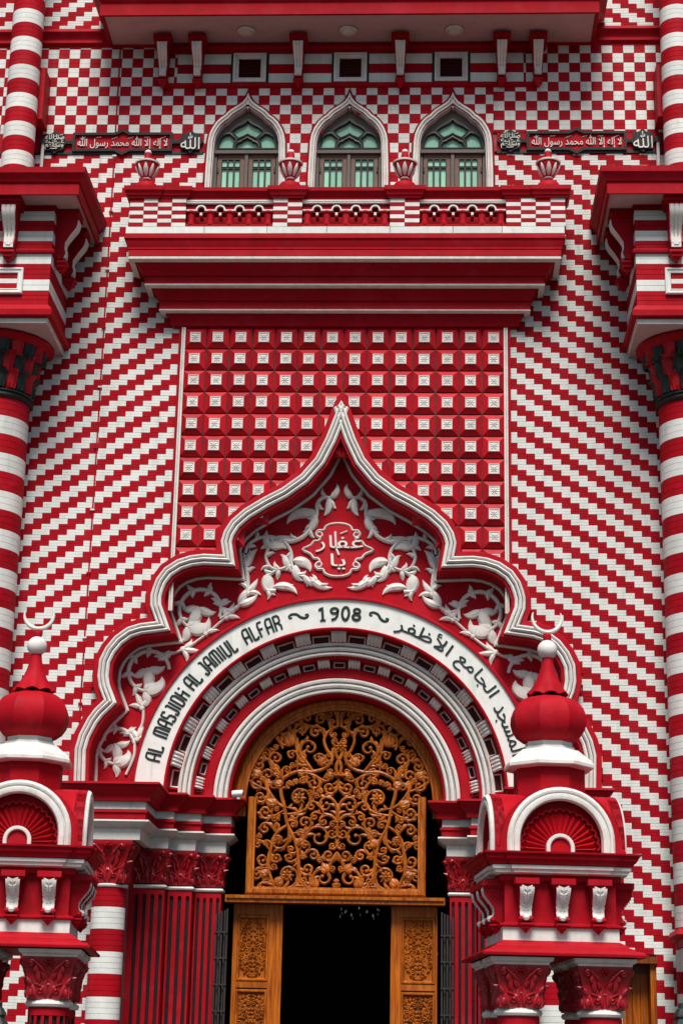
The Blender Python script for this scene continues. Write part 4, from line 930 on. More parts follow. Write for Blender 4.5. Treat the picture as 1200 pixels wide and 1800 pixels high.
for _ in range(9000):
    x, y = _rs.uniform(205, 575), _rs.uniform(105, 955)
    if y < 522 and hypot(x-592, y-522) > 402: continue
    g1 = min(hypot(x-a, y-b)-r*.92 for a, b, r in _c); g2 = min(hypot(x-a, y-b)-7 for a, b in _mp); g3 = min(580-x, x-212 if y > 522 else 999, 402-hypot(x-592, y-522) if y < 522 else 999, 962-y)
    r = min(g1, g2, g3+6, 30)
    if r < 15: continue
    q = min(_c+[(a, b, 0) for a, b in _mp[::3]], key=lambda t: abs(hypot(x-t[0], y-t[1])-t[2]-r*1.5)); L0 = hypot(x-q[0], y-q[1]) or 1
    SC.append((x, y, r, q[0]+(x-q[0])/L0*q[2]*.95+(y-q[1])/L0*r*.8, q[1]+(y-q[1])/L0*q[2]*.95-(x-q[0])/L0*r*.8, _rs.choice((-1, 1)))); _c.append((x, y, r))
k_ = (at(700, 1450, DW)[0]-at(500, 1450, DW)[0])/200/2.609
for sgn in (-1, 1):
    mp = (lambda u, v, h=0, sgn=sgn: (FC[0]-.02+(u-FC[0]+.02 if sgn < 0 else -(u-FC[0]+.02)), -(DW-.02+h), v))
    mb = MB()
    for st in MAIN:
        q = smooth([LZ(*p) for p in st], 5); n = len(q); mb.ribbon(q, [.024+.010*sin(pi*i/n) for i in range(n)], .045, 'carved teak', mp)
    th.part('carved_stem', mb)
    for i, (cx, cy, r, ax, ay, dr) in enumerate(SC):
        mb = MB(); c = LZ(cx, cy); a = LZ(ax, ay)
        scroll(mb, c[0], c[1], r*k_, a[0], a[1], dr, .026 if r > 26 else .021, .042, 'carved teak', mp, 1.2, 6 if r > 30 else 4, .95)
        if i in (1, 6, 9): flower(mb, c[0], c[1], r*k_*.52, 'carved teak', mp, .06)
        th.part('carved_scroll', mb)
    for (x, y, ang, ln) in ((365, 290, 100, 1.0), (500, 380, 60, .8), (560, 420, 200, .6), (535, 870, 120, .7), (300, 560, 150, .8), (262, 880, 160, .7), (400, 750, 60, .7), (300, 930, 60, .7), (330, 470, 160, .7), (520, 120, 100, .6), (225, 430, 130, .7), (470, 940, 80, .7)):
        p = LZ(x, y); mb = MB()
        for k in (-1, 0, 1): leaf(mb, p[0], p[1], radians(ang+k*34), .30*ln*(1 if k == 0 else .8), .06, -k*.9, .06, 'carved teak', mp, 8)
        th.part('carved_leaf', mb)
mb = MB(); p = LZ(583, 290); flower(mb, FC[0]+.01, p[1], .11, 'carved teak', fac(DW), .06); th.part('carved_flower', mb)
mb = MB(); p = LZ(583, 425); mb.ribbon([(FC[0]-.09, p[1]), (FC[0]+.11, p[1])], .03, .07, 'carved teak', fac(DW)); th.part('carved_tie', mb)

def carve_fill(mb, cx, cz, w_, h_, mp, test, m='carved teak', seed=3):
    rs = random.Random(seed); cs = [(0.0, 0.0, .045)]; fixed = True
    for _ in range(2500):
        u, v = rs.uniform(.012, w_), rs.uniform(-h_, h_); edge = test(u/w_, v/h_)*w_
        r = min(edge, u-.004, .058 if rs.random() < .5 else .04, *[hypot(u-a, v-b)-q*.94 for a, b, q in cs])
        if r < .019: continue
        a, b, q = min(cs, key=lambda t: hypot(u-t[0], v-t[1])-t[2]); L0 = hypot(u-a, v-b) or 1; dr = rs.choice((-1, 1))
        cs.append((u, v, r))
        for sx in (-1, 1):
            f = lambda p, z, h=0, sx=sx: mp(cx+sx*(p-cx), z, h)
            scroll(mb, cx+u, cz+v, r, cx+a+(u-a)/L0*q*.9+(v-b)/L0*r*.6, cz+b+(v-b)/L0*q*.9-(u-a)/L0*r*.6, dr, .0125, .034, m, f, 1.2, 3 if r > .03 else 1, .8)
    flower(mb, cx, cz, .055, m, mp, .045)
def carve_diamond(mb, cx, cz, w_, h_, mp):
    carve_fill(mb, cx, cz, w_, h_, mp, lambda u, v: (1-abs(v)**.85-u*.55)*.75)
    for s_ in (-1, 1): leaf(mb, cx, cz+s_*h_*.86, s_*pi/2, h_*.2, .03, 0, .035, 'carved teak', mp, 7)
def carve_square(mb, cx, cz, w_, h_, mp):
    carve_fill(mb, cx, cz, w_, h_, mp, lambda u, v: min(1-u, (1-abs(v))*2), seed=5)
for sgn in (-1, 1):
    side = 'left' if sgn < 0 else 'right'
    x0, x1 = (AX(407, 1700, DW), AX(494, 1700, DW)) if sgn < 0 else (AX(686, 1700, DW), AX(768, 1700, DW))
    t2 = Thing('carved_door', f'orange teak door leaf with carved panels folded back on the {side} of the dark doorway', 'door', ((x0+x1)/2, -DW, .15))
    yb = -DW+.10; mb = MB(); mb.box(x0, x1, yb, yb+.06, .15, 4.255, 'teak'); t2.part('door_slab', mb)
    p0, p1 = (AX(416, 1700, DW), AX(469, 1700, DW)) if sgn < 0 else (AX(706, 1700, DW), AX(763, 1700, DW))
    zs_ = [AZ(590, y, DW) for y in (1612, 1726, 1741, 1830)]
    mb = MB(); mb.box(x0, p0-.01, yb-.04, yb, .15, 4.255, 'teak') if p0-x0 > .03 else None; mb.box(p1+.01, x1, yb-.04, yb, .15, 4.255, 'teak'); t2.part('stile', mb)
    mb = MB(); mb.box(p0-.01, p1+.01, yb-.055, yb, zs_[2]+.02, zs_[1]-.02, 'carved teak'); mb.box(p0-.01, p1+.01, yb-.04, yb, zs_[0]+.02, 4.255, 'teak'); t2.part('rail', mb)
    for za, zb, kind in ((zs_[1], zs_[0], 'd'), (zs_[2]-1.35, zs_[2]-.02, 's')):
        mb = MB(); mb.sweep([(p0, za), (p0, zb), (p1, zb), (p1, za)], [(-.015, .04), (.0, .065), (.02, .065), (.035, .035), (.05, .0)], 'carved teak', fac(-yb), True); mb.box(p0, p1, yb-.004, yb+.004, za, zb, 'dark teak' if kind == 's' else 'teak')
        pn = t2.part('panel', mb)
        mb = MB(); cx, cz = (p0+p1)/2, (za+zb)/2
        if kind == 'd': carve_diamond(mb, cx, cz, .29, .62, fac(-yb))
        else: carve_square(mb, cx, zb-.50, .25, .50, fac(-yb))
        t2.part('carving', mb, pn)
    # folding iron gate pushed to the jamb
    gx = -1.86 if sgn < 0 else 1.86
    t3 = Thing('folding_gate', f'dark iron folding gate stacked against the {side} door jamb', 'gate', (gx, .9, .15))
    for k in range(5):
        xx = gx+sgn*(k*.045-.09); mb = MB(); yy = .80+(.06 if k % 2 else 0); mb.box(xx-.014, xx+.014, yy, yy+.05, .15, 4.15-.02*k, 'iron'); t3.part('gate_bar', mb)
    mb = MB()
    for k in range(9):
        z = .4+k*.42; mb.box(gx-.11, gx+.11, .78, .80, z, z+.025, 'iron')
    t3.part('gate_lattice', mb)
# hall behind
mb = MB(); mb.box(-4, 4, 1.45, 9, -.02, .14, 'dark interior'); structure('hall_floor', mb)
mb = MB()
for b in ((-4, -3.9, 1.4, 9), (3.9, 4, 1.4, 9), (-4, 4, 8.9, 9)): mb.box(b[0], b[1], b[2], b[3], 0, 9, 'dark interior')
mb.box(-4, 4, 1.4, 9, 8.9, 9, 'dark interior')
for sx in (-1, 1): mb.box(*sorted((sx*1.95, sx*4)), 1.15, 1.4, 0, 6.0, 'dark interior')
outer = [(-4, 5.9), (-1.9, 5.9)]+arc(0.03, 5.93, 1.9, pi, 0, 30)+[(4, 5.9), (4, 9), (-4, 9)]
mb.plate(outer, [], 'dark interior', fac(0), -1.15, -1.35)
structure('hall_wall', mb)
t2 = Thing('chandelier', 'crystal chandelier hanging in the dark hall just inside the doorway', 'chandelier', (.55, 2.6, 4.0))
zc_ = AZ(632, 1599, -2.6); xc_ = AX(632, 1599, -2.6)
mb = MB(); mb.tube([(xc_, 2.6, zc_+.25), (xc_, 2.6, 8.9)], .015, 'iron'); t2.part('rod', mb)
mb = MB(); mb.lathe([(.02, zc_+.30), (.10, zc_+.25), (.36, zc_+.12), (.38, zc_+.07), (.1, zc_+.05)], 20, (xc_, 2.6, 0), 'iron'); t2.part('ring', mb)
for k in range(16):
    a = 2*pi*k/16; x, y = xc_+.34*cos(a), 2.6+.34*sin(a); z = zc_+.03-.06*(k % 3); mb = MB()
    mb.lathe([(.001, 0), (.010, -.02), (.014, -.04), (.008, -.055), (.001, -.06)], 6, (x, y, z), 'crystal'); t2.part('crystal_drop', mb)

# ------------------------------------------------------------------ entablatures, fluted pilasters, side columns
def capital(th, plan, z0, z1, fl, faces, nm='capital', closed=False, seed=0):
    h = z1-z0; mb = MB()
    prof = [(0, z0), (.01, z0+.02*h), (.012, z0+.3*h), (fl*.25, z0+.55*h), (fl*.55, z0+.75*h), (fl*.95, z0+.88*h), (fl*1.0, z0+.90*h), (fl, z1-.002)]
    mb.plan(plan, prof, 'capital red', closed); cp = th.part(nm, mb)
    for (cx, cy, wd, rot) in faces:
        mb = MB(); c, s_ = cos(rot), sin(rot)
        def mp(u, v, hh=0.0):
            t = max(0, min(1, (v-z0)/h)); o = fl*(.02+.98*max(0, (t-.3)/.62)**1.5 if t > .3 else .02); o = min(o, fl)+hh
            uu = u*(1+.9*fl/wd*max(0, t-.35)); return (cx+c*uu+s_*o, cy+s_*uu-c*o, v)
        for sx in (-1, 1):
            q = lambda u, v, hh=0, sx=sx: mp(sx*u, v, hh)
            scroll(mb, wd*.40, z1-.18*h, wd*.085, wd*.10, z0+.62*h, -1, .022, .05, 'capital red', q, 1.2, 2, .8)
            for (u, v, a, ln, cu) in ((.05, .05, 75, .55, .8), (.30, .03, 80, .5, -.9), (.22, .38, 70, .42, .9), (.40, .30, 65, .36, -1.1), (.10, .45, 85, .34, -.8), (.30, .58, 80, .26, 1.0), (.43, .05, 95, .3, .6), (.18, .16, 110, .3, 1.1)):
                leaf(mb, wd*u, z0+v*h, radians(a), ln*h, .042*wd/.55, cu, .045, 'capital red', q, 7)
            scroll(mb, wd*.20, z0+.20*h, wd*.10, wd*.34, z0+.35*h, 1, .014, .04, 'capital red', q, 1.1, 2, .7)
        flower(mb, 0, z1-.14*h, wd*.12, 'capital red', mp, .07, 6)
        th.part('acanthus_relief', mb, cp)
    return cp
def fluted_face(th, x0, x1, d, z0, z1, nfl):
    sp = (x1-x0)/nfl; holes = []
    for k in range(nfl):
        xm = x0+sp*(k+.5); hw = sp*.235; zt = z1-.10
        holes.append([(xm-hw, z0+.1), (xm+hw, z0+.1), (xm+hw, zt-hw)]+[(xm+hw*cos(t), zt-hw+hw*sin(t)) for t in (pi*.25, pi*.5, pi*.75)]+[(xm-hw, zt-hw)])
    mb = MB(); mb.plate([(x0, z0), (x1, z0), (x1, z1), (x0, z1)], holes, R_, fac(0), d, d-.06, R_); th.part('fluted_shaft', mb, smooth=False)
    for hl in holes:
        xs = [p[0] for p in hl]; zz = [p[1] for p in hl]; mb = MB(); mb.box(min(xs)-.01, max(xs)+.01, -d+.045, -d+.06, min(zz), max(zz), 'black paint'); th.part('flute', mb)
def striped_shaft(th, c, r, z0, z1, first_red, band_h, courses, taper=0.0, n=32, a0=0, a1=2*pi):
    z = z1; k = 0
    while z > z0+.01:
        zb = max(z-band_h, z0); red = (k % 2 == 0) == first_red; m = 'brick red' if red else 'brick white'; mb = MB(); ch = band_h/courses; pr = []
        zz = z-.0015
        for j in range(courses):
            t0 = zz-.003; t1 = z-(j+1)*ch+.003
            if t1 < zb: t1 = zb+.002
            pr += [(r-.010, z-j*ch-.0005), (r, t0-j*0), (r, t1), (r-.010, t1-.0025)]; zz = z-(j+1)*ch
            if t1 <= zb+.003: break
        nb_ = max(6, int(2*pi*r/.3)); 
        mb.lathe(pr[::-1], n, (c[0], c[1], 0), m, a0, a1); th.part('brick_band', mb); z -= band_h; k += 1
Y = [AZ(220, y, 1.0) for y in (1375, 1406, 1420, 1437, 1441, 1452, 1473)]
EP = [(-4.08, .03), (-4.08, -.72), (-3.10, -.72), (-3.10, .40), (-2.80, .40), (-2.80, .66), (-2.38, .66), (-2.38, .92), (-1.90, .92), (-1.90, 1.45)]
z1c = AZ(330, 1474, -.2)
for sgn in (-1, 1):
    side = 'left' if sgn < 0 else 'right'
    pl = EP if sgn < 0 else [(-x, y) for x, y in EP[::-1]]
    t2 = Thing('entablature', f'stepped red and white entablature carrying the {side} foot of the portal arch', 'entablature', (sgn*3, 0, Y[6]))
    zt, ztb, w1b, r2b, w3t, w3b, zb = Y
    mb = MB(); mb.plan(pl, [(-.25, zt+.004), (.37, zt), (.375, zt-.035), (.34, zt-.045), (.335, zt-.08), (.29, zt-.12), (.24, zt-.17), (.22, zt-.20), (.215, ztb), (.14, ztb-.005)], R_); t2.part('red_cornice', mb)
    mb = MB(); mb.plan(pl, [(.13, ztb+.0), (.135, w1b), (.10, w1b-.002)], 'brick white'); t2.part('white_band', mb)
    mb = MB(); mb.plan(pl, [(.10, w1b), (.16, w1b-.01), (.17, w1b-.05), (.145, w1b-.06), (.14, r2b), (.10, r2b-.005)], R_); t2.part('red_band', mb)
    mb = MB(); mb.plan(pl, [(.06, r2b), (.20, r2b-.02), (.205, r2b-.045), (.17, w3t-.04), (.09, w3b), (.06, w3b-.005), (.055, zb+.0), (-.04, zb)], W_); t2.part('white_moulding', mb)
    q = pl; mb = MB(); mb.box(*sorted((sgn*4.07, sgn*3.11)), -.70, .3, zb+.01, zt-.01, R_); mb.box(*sorted((sgn*4.07, sgn*2.82)), .41, .7, zb+.01, zt-.01, R_); mb.box(*sorted((sgn*4.07, sgn*2.4)), .67, 1, zb+.01, zt-.01, R_); mb.box(*sorted((sgn*4.07, sgn*1.92)), .93, 1.3, zb+.01, zt-.01, R_); t2.part('core', mb)
    # fluted pilasters
    zr = AZ(330, 1560, -.5); zc0 = zr+.045
    t3 = Thing('fluted_pilaster', f'cluster of three stepped red pilasters with black flutes on the {side} of the doorway', 'pilaster', (sgn*2.5, .6, .13))
    for xa, xb, d, nf in ((-3.30, -2.78, -.42, 4), (-2.76, -2.36, -.68, 3), (-2.34, -1.90, -.94, 4)):
        a, b = sorted((sgn*-xa*1.0, sgn*-xb)) if sgn > 0 else (xa, xb)
        fluted_face(t3, a, b, d, .13, zr-.02, nf)
        mb = MB(); mb.box(a+.002, b-.002, -d+.05, -d+.35, .13, zb, R_); t3.part('pilaster_body', mb)
        mb = MB(); mb.plan([(a, -d+.3), (a, -d), (b, -d), (b, -d+.3)], [(0, zr-.03), (.02, zr-.025), (.035, zr), (.02, zr+.025), (0, zr+.03)], W_); t3.part('ring', mb)
        capital(t3, [(a+.01, -d+.3), (a+.01, -d+.01), (b-.01, -d+.01), (b-.01, -d+.3)], zc0, zb-.002, .085, [((a+b)/2, -d+.01, b-a, 0), (b-.01 if sgn < 0 else a+.01, -d+.1, .3, pi/2 if sgn < 0 else -pi/2)])
    # striped column in front
    xc = AX(193, 1560, .42) if sgn < 0 else -AX(193, 1560, .42); cc = (xc, -.42)
    t4 = Thing('striped_column', f'slim round red and white striped column standing beside the {side} pilasters', 'column', (xc, -.42, .13))
    zn = AZ(195, 1556, .42)
    striped_shaft(t4, cc, .27, .13, zn-.01, True, .345, 4)
    mb = MB(); mb.lathe([(.27, zn-.05), (.29, zn-.04), (.30, zn-.015), (.285, zn+.0), (.27, zn+.005)], 28, (cc[0], cc[1], 0), W_); t4.part('neck_ring', mb)
    hw = .26
    capital(t4, [(xc-hw, -.42-hw), (xc+hw, -.42-hw), (xc+hw, -.42+hw), (xc-hw, -.42+hw)], zn+.005, zb-.003, .13, [(xc, -.42-hw, 2*hw, 0), (xc+hw, -.42, 2*hw, pi/2), (xc-hw, -.42, 2*hw, -pi/2)], closed=True)
# small security camera on the left entablature
x, z = at(420, 1397, -.5); t2 = Thing('security_camera', 'small white security camera sitting on the left entablature by the fanlight', 'camera', (x, .45, z-.08))
mb = MB(); mb.lathe([(.03, 0), (.035, .02), (.02, .04), (.016, .09)], 12, (x, .45, z-.085), 'camera plastic'); t2.part('mount', mb)
mb = MB(); mb.lathe([(.001, 0), (.05, .0), (.055, .015), (.055, .15), (.05, .165), (.001, .166)], 14, (0, 0, 0), 'camera plastic'); mb.v = [(x+.07-c*1.1, .44+b, z+.02+a-c*.1) for a, b, c in mb.v]; t2.part('camera_body', mb)
mb = MB(); mb.dome(0, 0, .04, .015, 'black paint', lambda u, v, h: (x+.075+h, .44+u, z+.01+v)); t2.part('lens', mb)
# conduit on the left wall
t2 = Thing('conduit', 'thin painted conduit running up the left striped wall', 'pipe', (-4.275, -.03, 7.2))
mb = MB(); mb.tube([(-4.275, -.035, 7.1), (-4.27, -.035, 12), (-4.28, -.035, 17.58)], .014, 'brick red', 8); mb.tube([(-4.285, -.035, 18.05), (-4.29, -.035, 19.8)], .014, 'brick red', 8); t2.part('pipe', mb)
for k in range(11):
    z = 7.4+k*1.13; mb = MB(); mb.box(-4.31, -4.24, -.055, -.02, z-.015, z+.015, 'stone white' if k % 2 else 'brick red'); t2.part('clip', mb)
mb = None
for sgn in (-1, 1):                               # red reveals between wall and pilasters
    t2 = Thing('jamb_wall', f'narrow plain red jamb wall behind the {"left" if sgn < 0 else "right"} fluted pilasters', 'wall', (sgn*3.1, .3, 0))
    mb = MB(); mb.box(*sorted((sgn*3.75, sgn*3.29)), .38, .8, 0, 5.92, R_); mb.box(*sorted((sgn*3.6, sgn*1.95)), 1.2, 1.3, 0, 5.9, R_); t2.part('jamb', mb)

# ------------------------------------------------------------------ giant corner columns, corner pavilions, upper columns
def leaf_cup(col):
    mb = MB(); n, k = 11, 7; rows = []
    for i in range(n+1):
        t = i/n; lip = max(0, (t-.62)/.38); z = .30*t-.035*lip**2.5; out_ = .02+.045*t+.11*lip**1.4; wv = .104*(.80+.20*sin(pi*min(1, t*.9)))*(1 if t < .72 else sqrt(max(.02, 1-((t-.72)/.30)**2)))
        for j in range(k):
            u = -1+2*j/(k-1); cup = .05*(1-u*u)*(1-.6*lip); vein = .020*cos(u*3*pi)*max(0, 1-t*1.5)*(1+.5*sin(t*40))
            rows.append((u*wv, -(out_+cup+vein), z))
    mb.add(rows, [(i*k+j, i*k+j+1, (i+1)*k+j+1, (i+1)*k+j) for i in range(n) for j in range(k-1)], col)
    return mb.mesh('capital_leaf', ang=60)
LC = [leaf_cup('tile red'), leaf_cup('deep green paint')]
cmp_ = console_meshes('pav', .27, .36, .82, 'flute')
for sgn in (-1, 1):
    side = 'left' if sgn < 0 else 'right'; cx = sgn*5.985; cy = -.45
    SR = abs(AX(62, 700, .45)+5.985) if sgn < 0 else 5.985-AX(1147, 700, .45)
    SR = .575
    zr = AZ(5, 684, 1.0) if sgn < 0 else AZ(1195, 680, 1.0)
    zr = AZ(5, 686, 1.0)
    zct = AZ(5, 575, 1.35)
    t4 = Thing('striped_column', f'giant striped {side} corner column with a black and red leaf capital', 'column', (cx, cy, 0), group=None)
    striped_shaft(t4, (cx, cy), SR, .13, zr-.10, True, .333, 3, n=40)
    mb = MB(); mb.lathe([(SR-.02, zr-.11), (SR+.03, zr-.10), (SR+.045, zr-.06), (SR+.03, zr-.02), (SR+.02, zr)], 40, (cx, cy, 0), 'black paint'); mb.lathe([(SR+.02, zr-.005), (SR+.05, zr+.01), (SR+.05, zr+.04), (SR+.01, zr+.055)], 40, (cx, cy, 0), 'deep green paint'); t4.part('neck_ring', mb)
    h = zct-.10-zr
    mb = MB(); mb.lathe([(SR, zr+.04), (SR-.01, zr+.3*h), (SR+.05, zr+.6*h), (SR+.16, zr+.85*h), (SR+.26, zr+h+.02)], 40, (cx, cy, 0), 'black paint'); bell = t4.part('capital_bell', mb)
    for tier_, (zz, rr, nn) in enumerate(((zr+.06, SR+.0, 20), (zr+.06+.30*h, SR+.03, 20), (zr+.06+.60*h, SR+.14, 20))):
        sc_ = h*.40/.30*(1.0+.05*tier_)
        for k in range(nn):
            a = 2*pi*(k+.5*(tier_ % 2))/nn
            if cos(a) < -.25: continue
            me = LC[(k+tier_) % 2]
            ob = t4.put('capital_leaf', me, (cx+rr*sin(a), cy-rr*cos(a), zz), a, None); ob.scale = (1.0+.05*tier_, 1.0+.1*tier_, sc_)
    ra = .93; za = zct-.10
    mb = MB(); mb.lathe([(SR+.2, za-.06), (ra-.10, za-.05), (ra-.06, za-.01), (ra-.02, za+.01), (ra, za+.05), (ra-.01, za+.09), (ra-.05, za+.10)], 48, (cx, cy, 0), R_); t4.part('abacus_ring', mb)
    # pavilion
    t5 = Thing('corner_pavilion', f'boxy {side} corner bay of red and white bands with bracketed red cornice', 'pavilion', (cx, cy, zct))
    hb = 1.02; fy = -1.55
    xi = sgn*(-1)  # inner side direction
    za0 = zct-.005; ya = lambda y: AZ(80, y, 1.55)
    bx0, bx1 = cx-1.02, cx+1.02
    def ppoly(o=0): return [(bx0, .02), (bx0, fy), (bx1, fy), (bx1, .02)]
    zb = [AZ(80, y, 1.55) for y in (578, 560, 545, 535)]
    mb = MB(); mb.plan(ppoly(), [(-.9, za0+.0), (.0, za0), (.0, zb[1]-.0), (.02, zb[1]+.0)], ['soffit red bounce', 'stone white', 'stone white']); t5.part('abacus', mb)
    mb = MB(); mb.plan(ppoly(), [(-.1, zb[1]), (.0, zb[1]+.005), (.09, zb[1]+.04), (.10, zb[2]-.02), (.07, zb[2]+.0), (.06, zb[2]+.03), (0, zb[3]-.0)], R_); t5.part('base_moulding', mb)
    yb = [AZ(80, y, 1.55) for y in (535, 511, 491, 464, 446, 436, 424, 406, 388, 371)]
    cols = ['brick red', 'brick white', 'brick red', 'brick white', 'moulding', 'brick red', 'brick white', 'brick red', 'brick white']
    mb = MB(); mb.box(bx0+.03, bx1-.03, fy+.03, .02, zb[3]-.02, yb[-1]+.8, 'mortar'); t5.part('pavilion_core', mb)
    for i, c in enumerate(cols):
        z0, z1 = yb[i], yb[i+1]
        if c == 'moulding': 
            mb = MB(); mb.plan(ppoly(), [(0, z0), (.05, z0+.005), (.06, z0+.045), (.0, z1)], R_); t5.part('string_moulding', mb); continue
        rows = 2 if z1-z0 < .25 else 3; mb = MB(); ch = (z1-z0)/rows; pr = []
        for j in range(rows): pr += [(-.012, z0+j*ch+.001), (0, z0+j*ch+.004), (0, z0+(j+1)*ch-.004), (-.012, z0+(j+1)*ch-.001)]
        mb.plan(ppoly(), pr, c); t5.part('brick_band', mb, smooth=False)
    # framed panel on the front
    for fxc in (cx,):
        z0, z1 = AZ(20, 516, 1.58), AZ(20, 471, 1.58); xw = abs(AX(41, 490, 1.57)-cx) if sgn < 0 else abs(AX(1168, 490, 1.57)-cx)
        pth = [(cx-xw, z0), (cx-xw, z1), (cx+xw, z1), (cx+xw, z0)]
        mb = MB(); mb.sweep(pth, [(0, -.01), (0, .05), (.015, .06), (.03, .06), (.035, .045), (.07, .04), (.075, .05), (.09, .045), (.10, -.02)], 'brick white', fac(1.55), True); t5.part('panel_frame', mb)
        for i, c in enumerate(('brick red', 'brick white', 'brick red')):
            q0, q1 = z0+.1+(z1-z0-.2)*i/3, z0+.1+(z1-z0-.2)*(i+1)/3; mb = MB(); mb.cbox(cx-xw+.1, cx+xw-.1, q0+.002, q1-.002, -1.5, -1.572, c, .004); t5.part('panel_block', mb, smooth=False)
    # cornice
    zs2 = AZ(120, 342, 2.0); zc_ = yb[-1]
    mb = MB(); mb.plan(ppoly(), [(.0, zc_), (.0, zc_+.10), (.03, zc_+.11), (.05, zc_+.22), (.05, zs2+.03)], R_); t5.part('frieze', mb)
    mb = MB(); mb.plan(ppoly(), [(.03, zs2+.012), (.46, zs2+.012)], 'soffit red bounce'); t5.part('soffit', mb)
    mb = MB(); mb.plan(ppoly(), [(.45, zs2+.02), (.46, zs2-.02), (.50, zs2-.02), (.505, zs2+.16), (.485, zs2+.165), (.485, zs2+.20), (.52, zs2+.21), (.55, zs2+.27), (.61, zs2+.34), (.62, zs2+.44), (-.9, zs2+.50)], R_); t5.part('cornice', mb)
    zbk = zs2-.03
    for x in (cx, cx+1.75*xi*-1*.0, ):
        pass
    xf = AX(17, 400, 1.75) if sgn < 0 else AX(1187, 400, 1.75)
    for x in (xf, 2*cx-xf) if abs(xf-cx) > .15 else (xf,): put_console(t5, cmp_, (x, fy-.0, zbk-.06), 0, 'white_facing')
    for y in (-1.22, -.48): put_console(t5, cmp_, (bx1 if sgn < 0 else bx0, y, zbk-.06), (pi/2 if sgn < 0 else -pi/2), 'white_facing')
    # upper slender column with the little corbel behind it
    ztop = zs2+.49; ux = AX(31, 282, .62) if sgn < 0 else -AX(31, 282, .62); r = .285; uc = (ux, -.62)
    t6 = Thing('striped_column', f'slender round red and white striped column rising above the {side} corner pavilion', 'column', (ux, -.62, ztop))
    mb = MB(); mb.lathe([(r+.03, ztop-.02), (r+.03, ztop+.10), (r+.0, ztop+.16)], 28, (uc[0], uc[1], 0), R_); t6.part('column_foot', mb)
    striped_shaft(t6, uc, r, ztop+.10, ztop+.10+.288*20, True, .288, 3, n=32)
    mb = MB(); xo = ux-sgn*.10
    zz = AZ(75, 218, .3) ; mb.box(*sorted((ux-sgn*.02, ux-sgn*.36)), -.50, .02, zz, zz+1.05, R_)
    t6.part('corbel_box', mb)
    mb = MB(); mb.tube([(ux-sgn*.32, -.10, ztop-.1), (ux-sgn*.32, -.10, zz-.25)], .03, W_, 10); mb.box(ux-sgn*.32-.05, ux-sgn*.32+.05, -.15, .02, zz-.3, zz-.2, 'iron'); t6.part('drain_pipe', mb)

# ------------------------------------------------------------------ the two domed turrets in front
def shell_fan(mb, r0, r1, n, mp, hh=.05):
    for k in range(n):
        a0 = pi*k/n; a1 = pi*(k+1)/n; am = (a0+a1)/2; rows = []
        for i in range(8):
            t = i/7; r = r0+(r1-r0)*t; w_ = (a1-a0)/2*(.98 if t < .86 else .98*cos((t-.86)/.14*1.1)); d_ = hh*(.35+.75*t)*(1 if t < .9 else 1-.5*(t-.9)/.1)
            for q in (-1, -.5, 0, .5, 1): rows.append(mp(r*cos(am+w_*q), r*sin(am+w_*q), d_*(q*q-.0)*.9 if True else 0))
        mb.add(rows, [(i*5+j, i*5+j+1, (i+1)*5+j+1, (i+1)*5+j) for i in range(7) for j in range(4)], 'tile red')
        rim = [(r1*1.0*cos(am)+.5*(a1-a0)*r1*cos(am+q*pi/2)*1.0, r1*sin(am)+.5*(a1-a0)*r1*sin(am+q*pi/2)) for q in [-1+2*i/8 for i in range(9)]]
        mb.ribbon(rim, .012, .055, R_, mp, True, 4)
tc = console_meshes('turret', .20, .24, .48, 'leaf')
bb = MB()
for sx in (-1, 1): bb.lathe([(.001, .04), (.03, .03), (.042, 0), (.03, -.03), (.001, -.04)], 10, (sx*.062, -.125, -.43), R_)
bb.lathe([(.001, .045), (.035, .03), (.045, 0), (.035, -.03), (.001, -.045)], 10, (0, -.15, -.415), W_)
bb = bb.mesh('scroll_end')
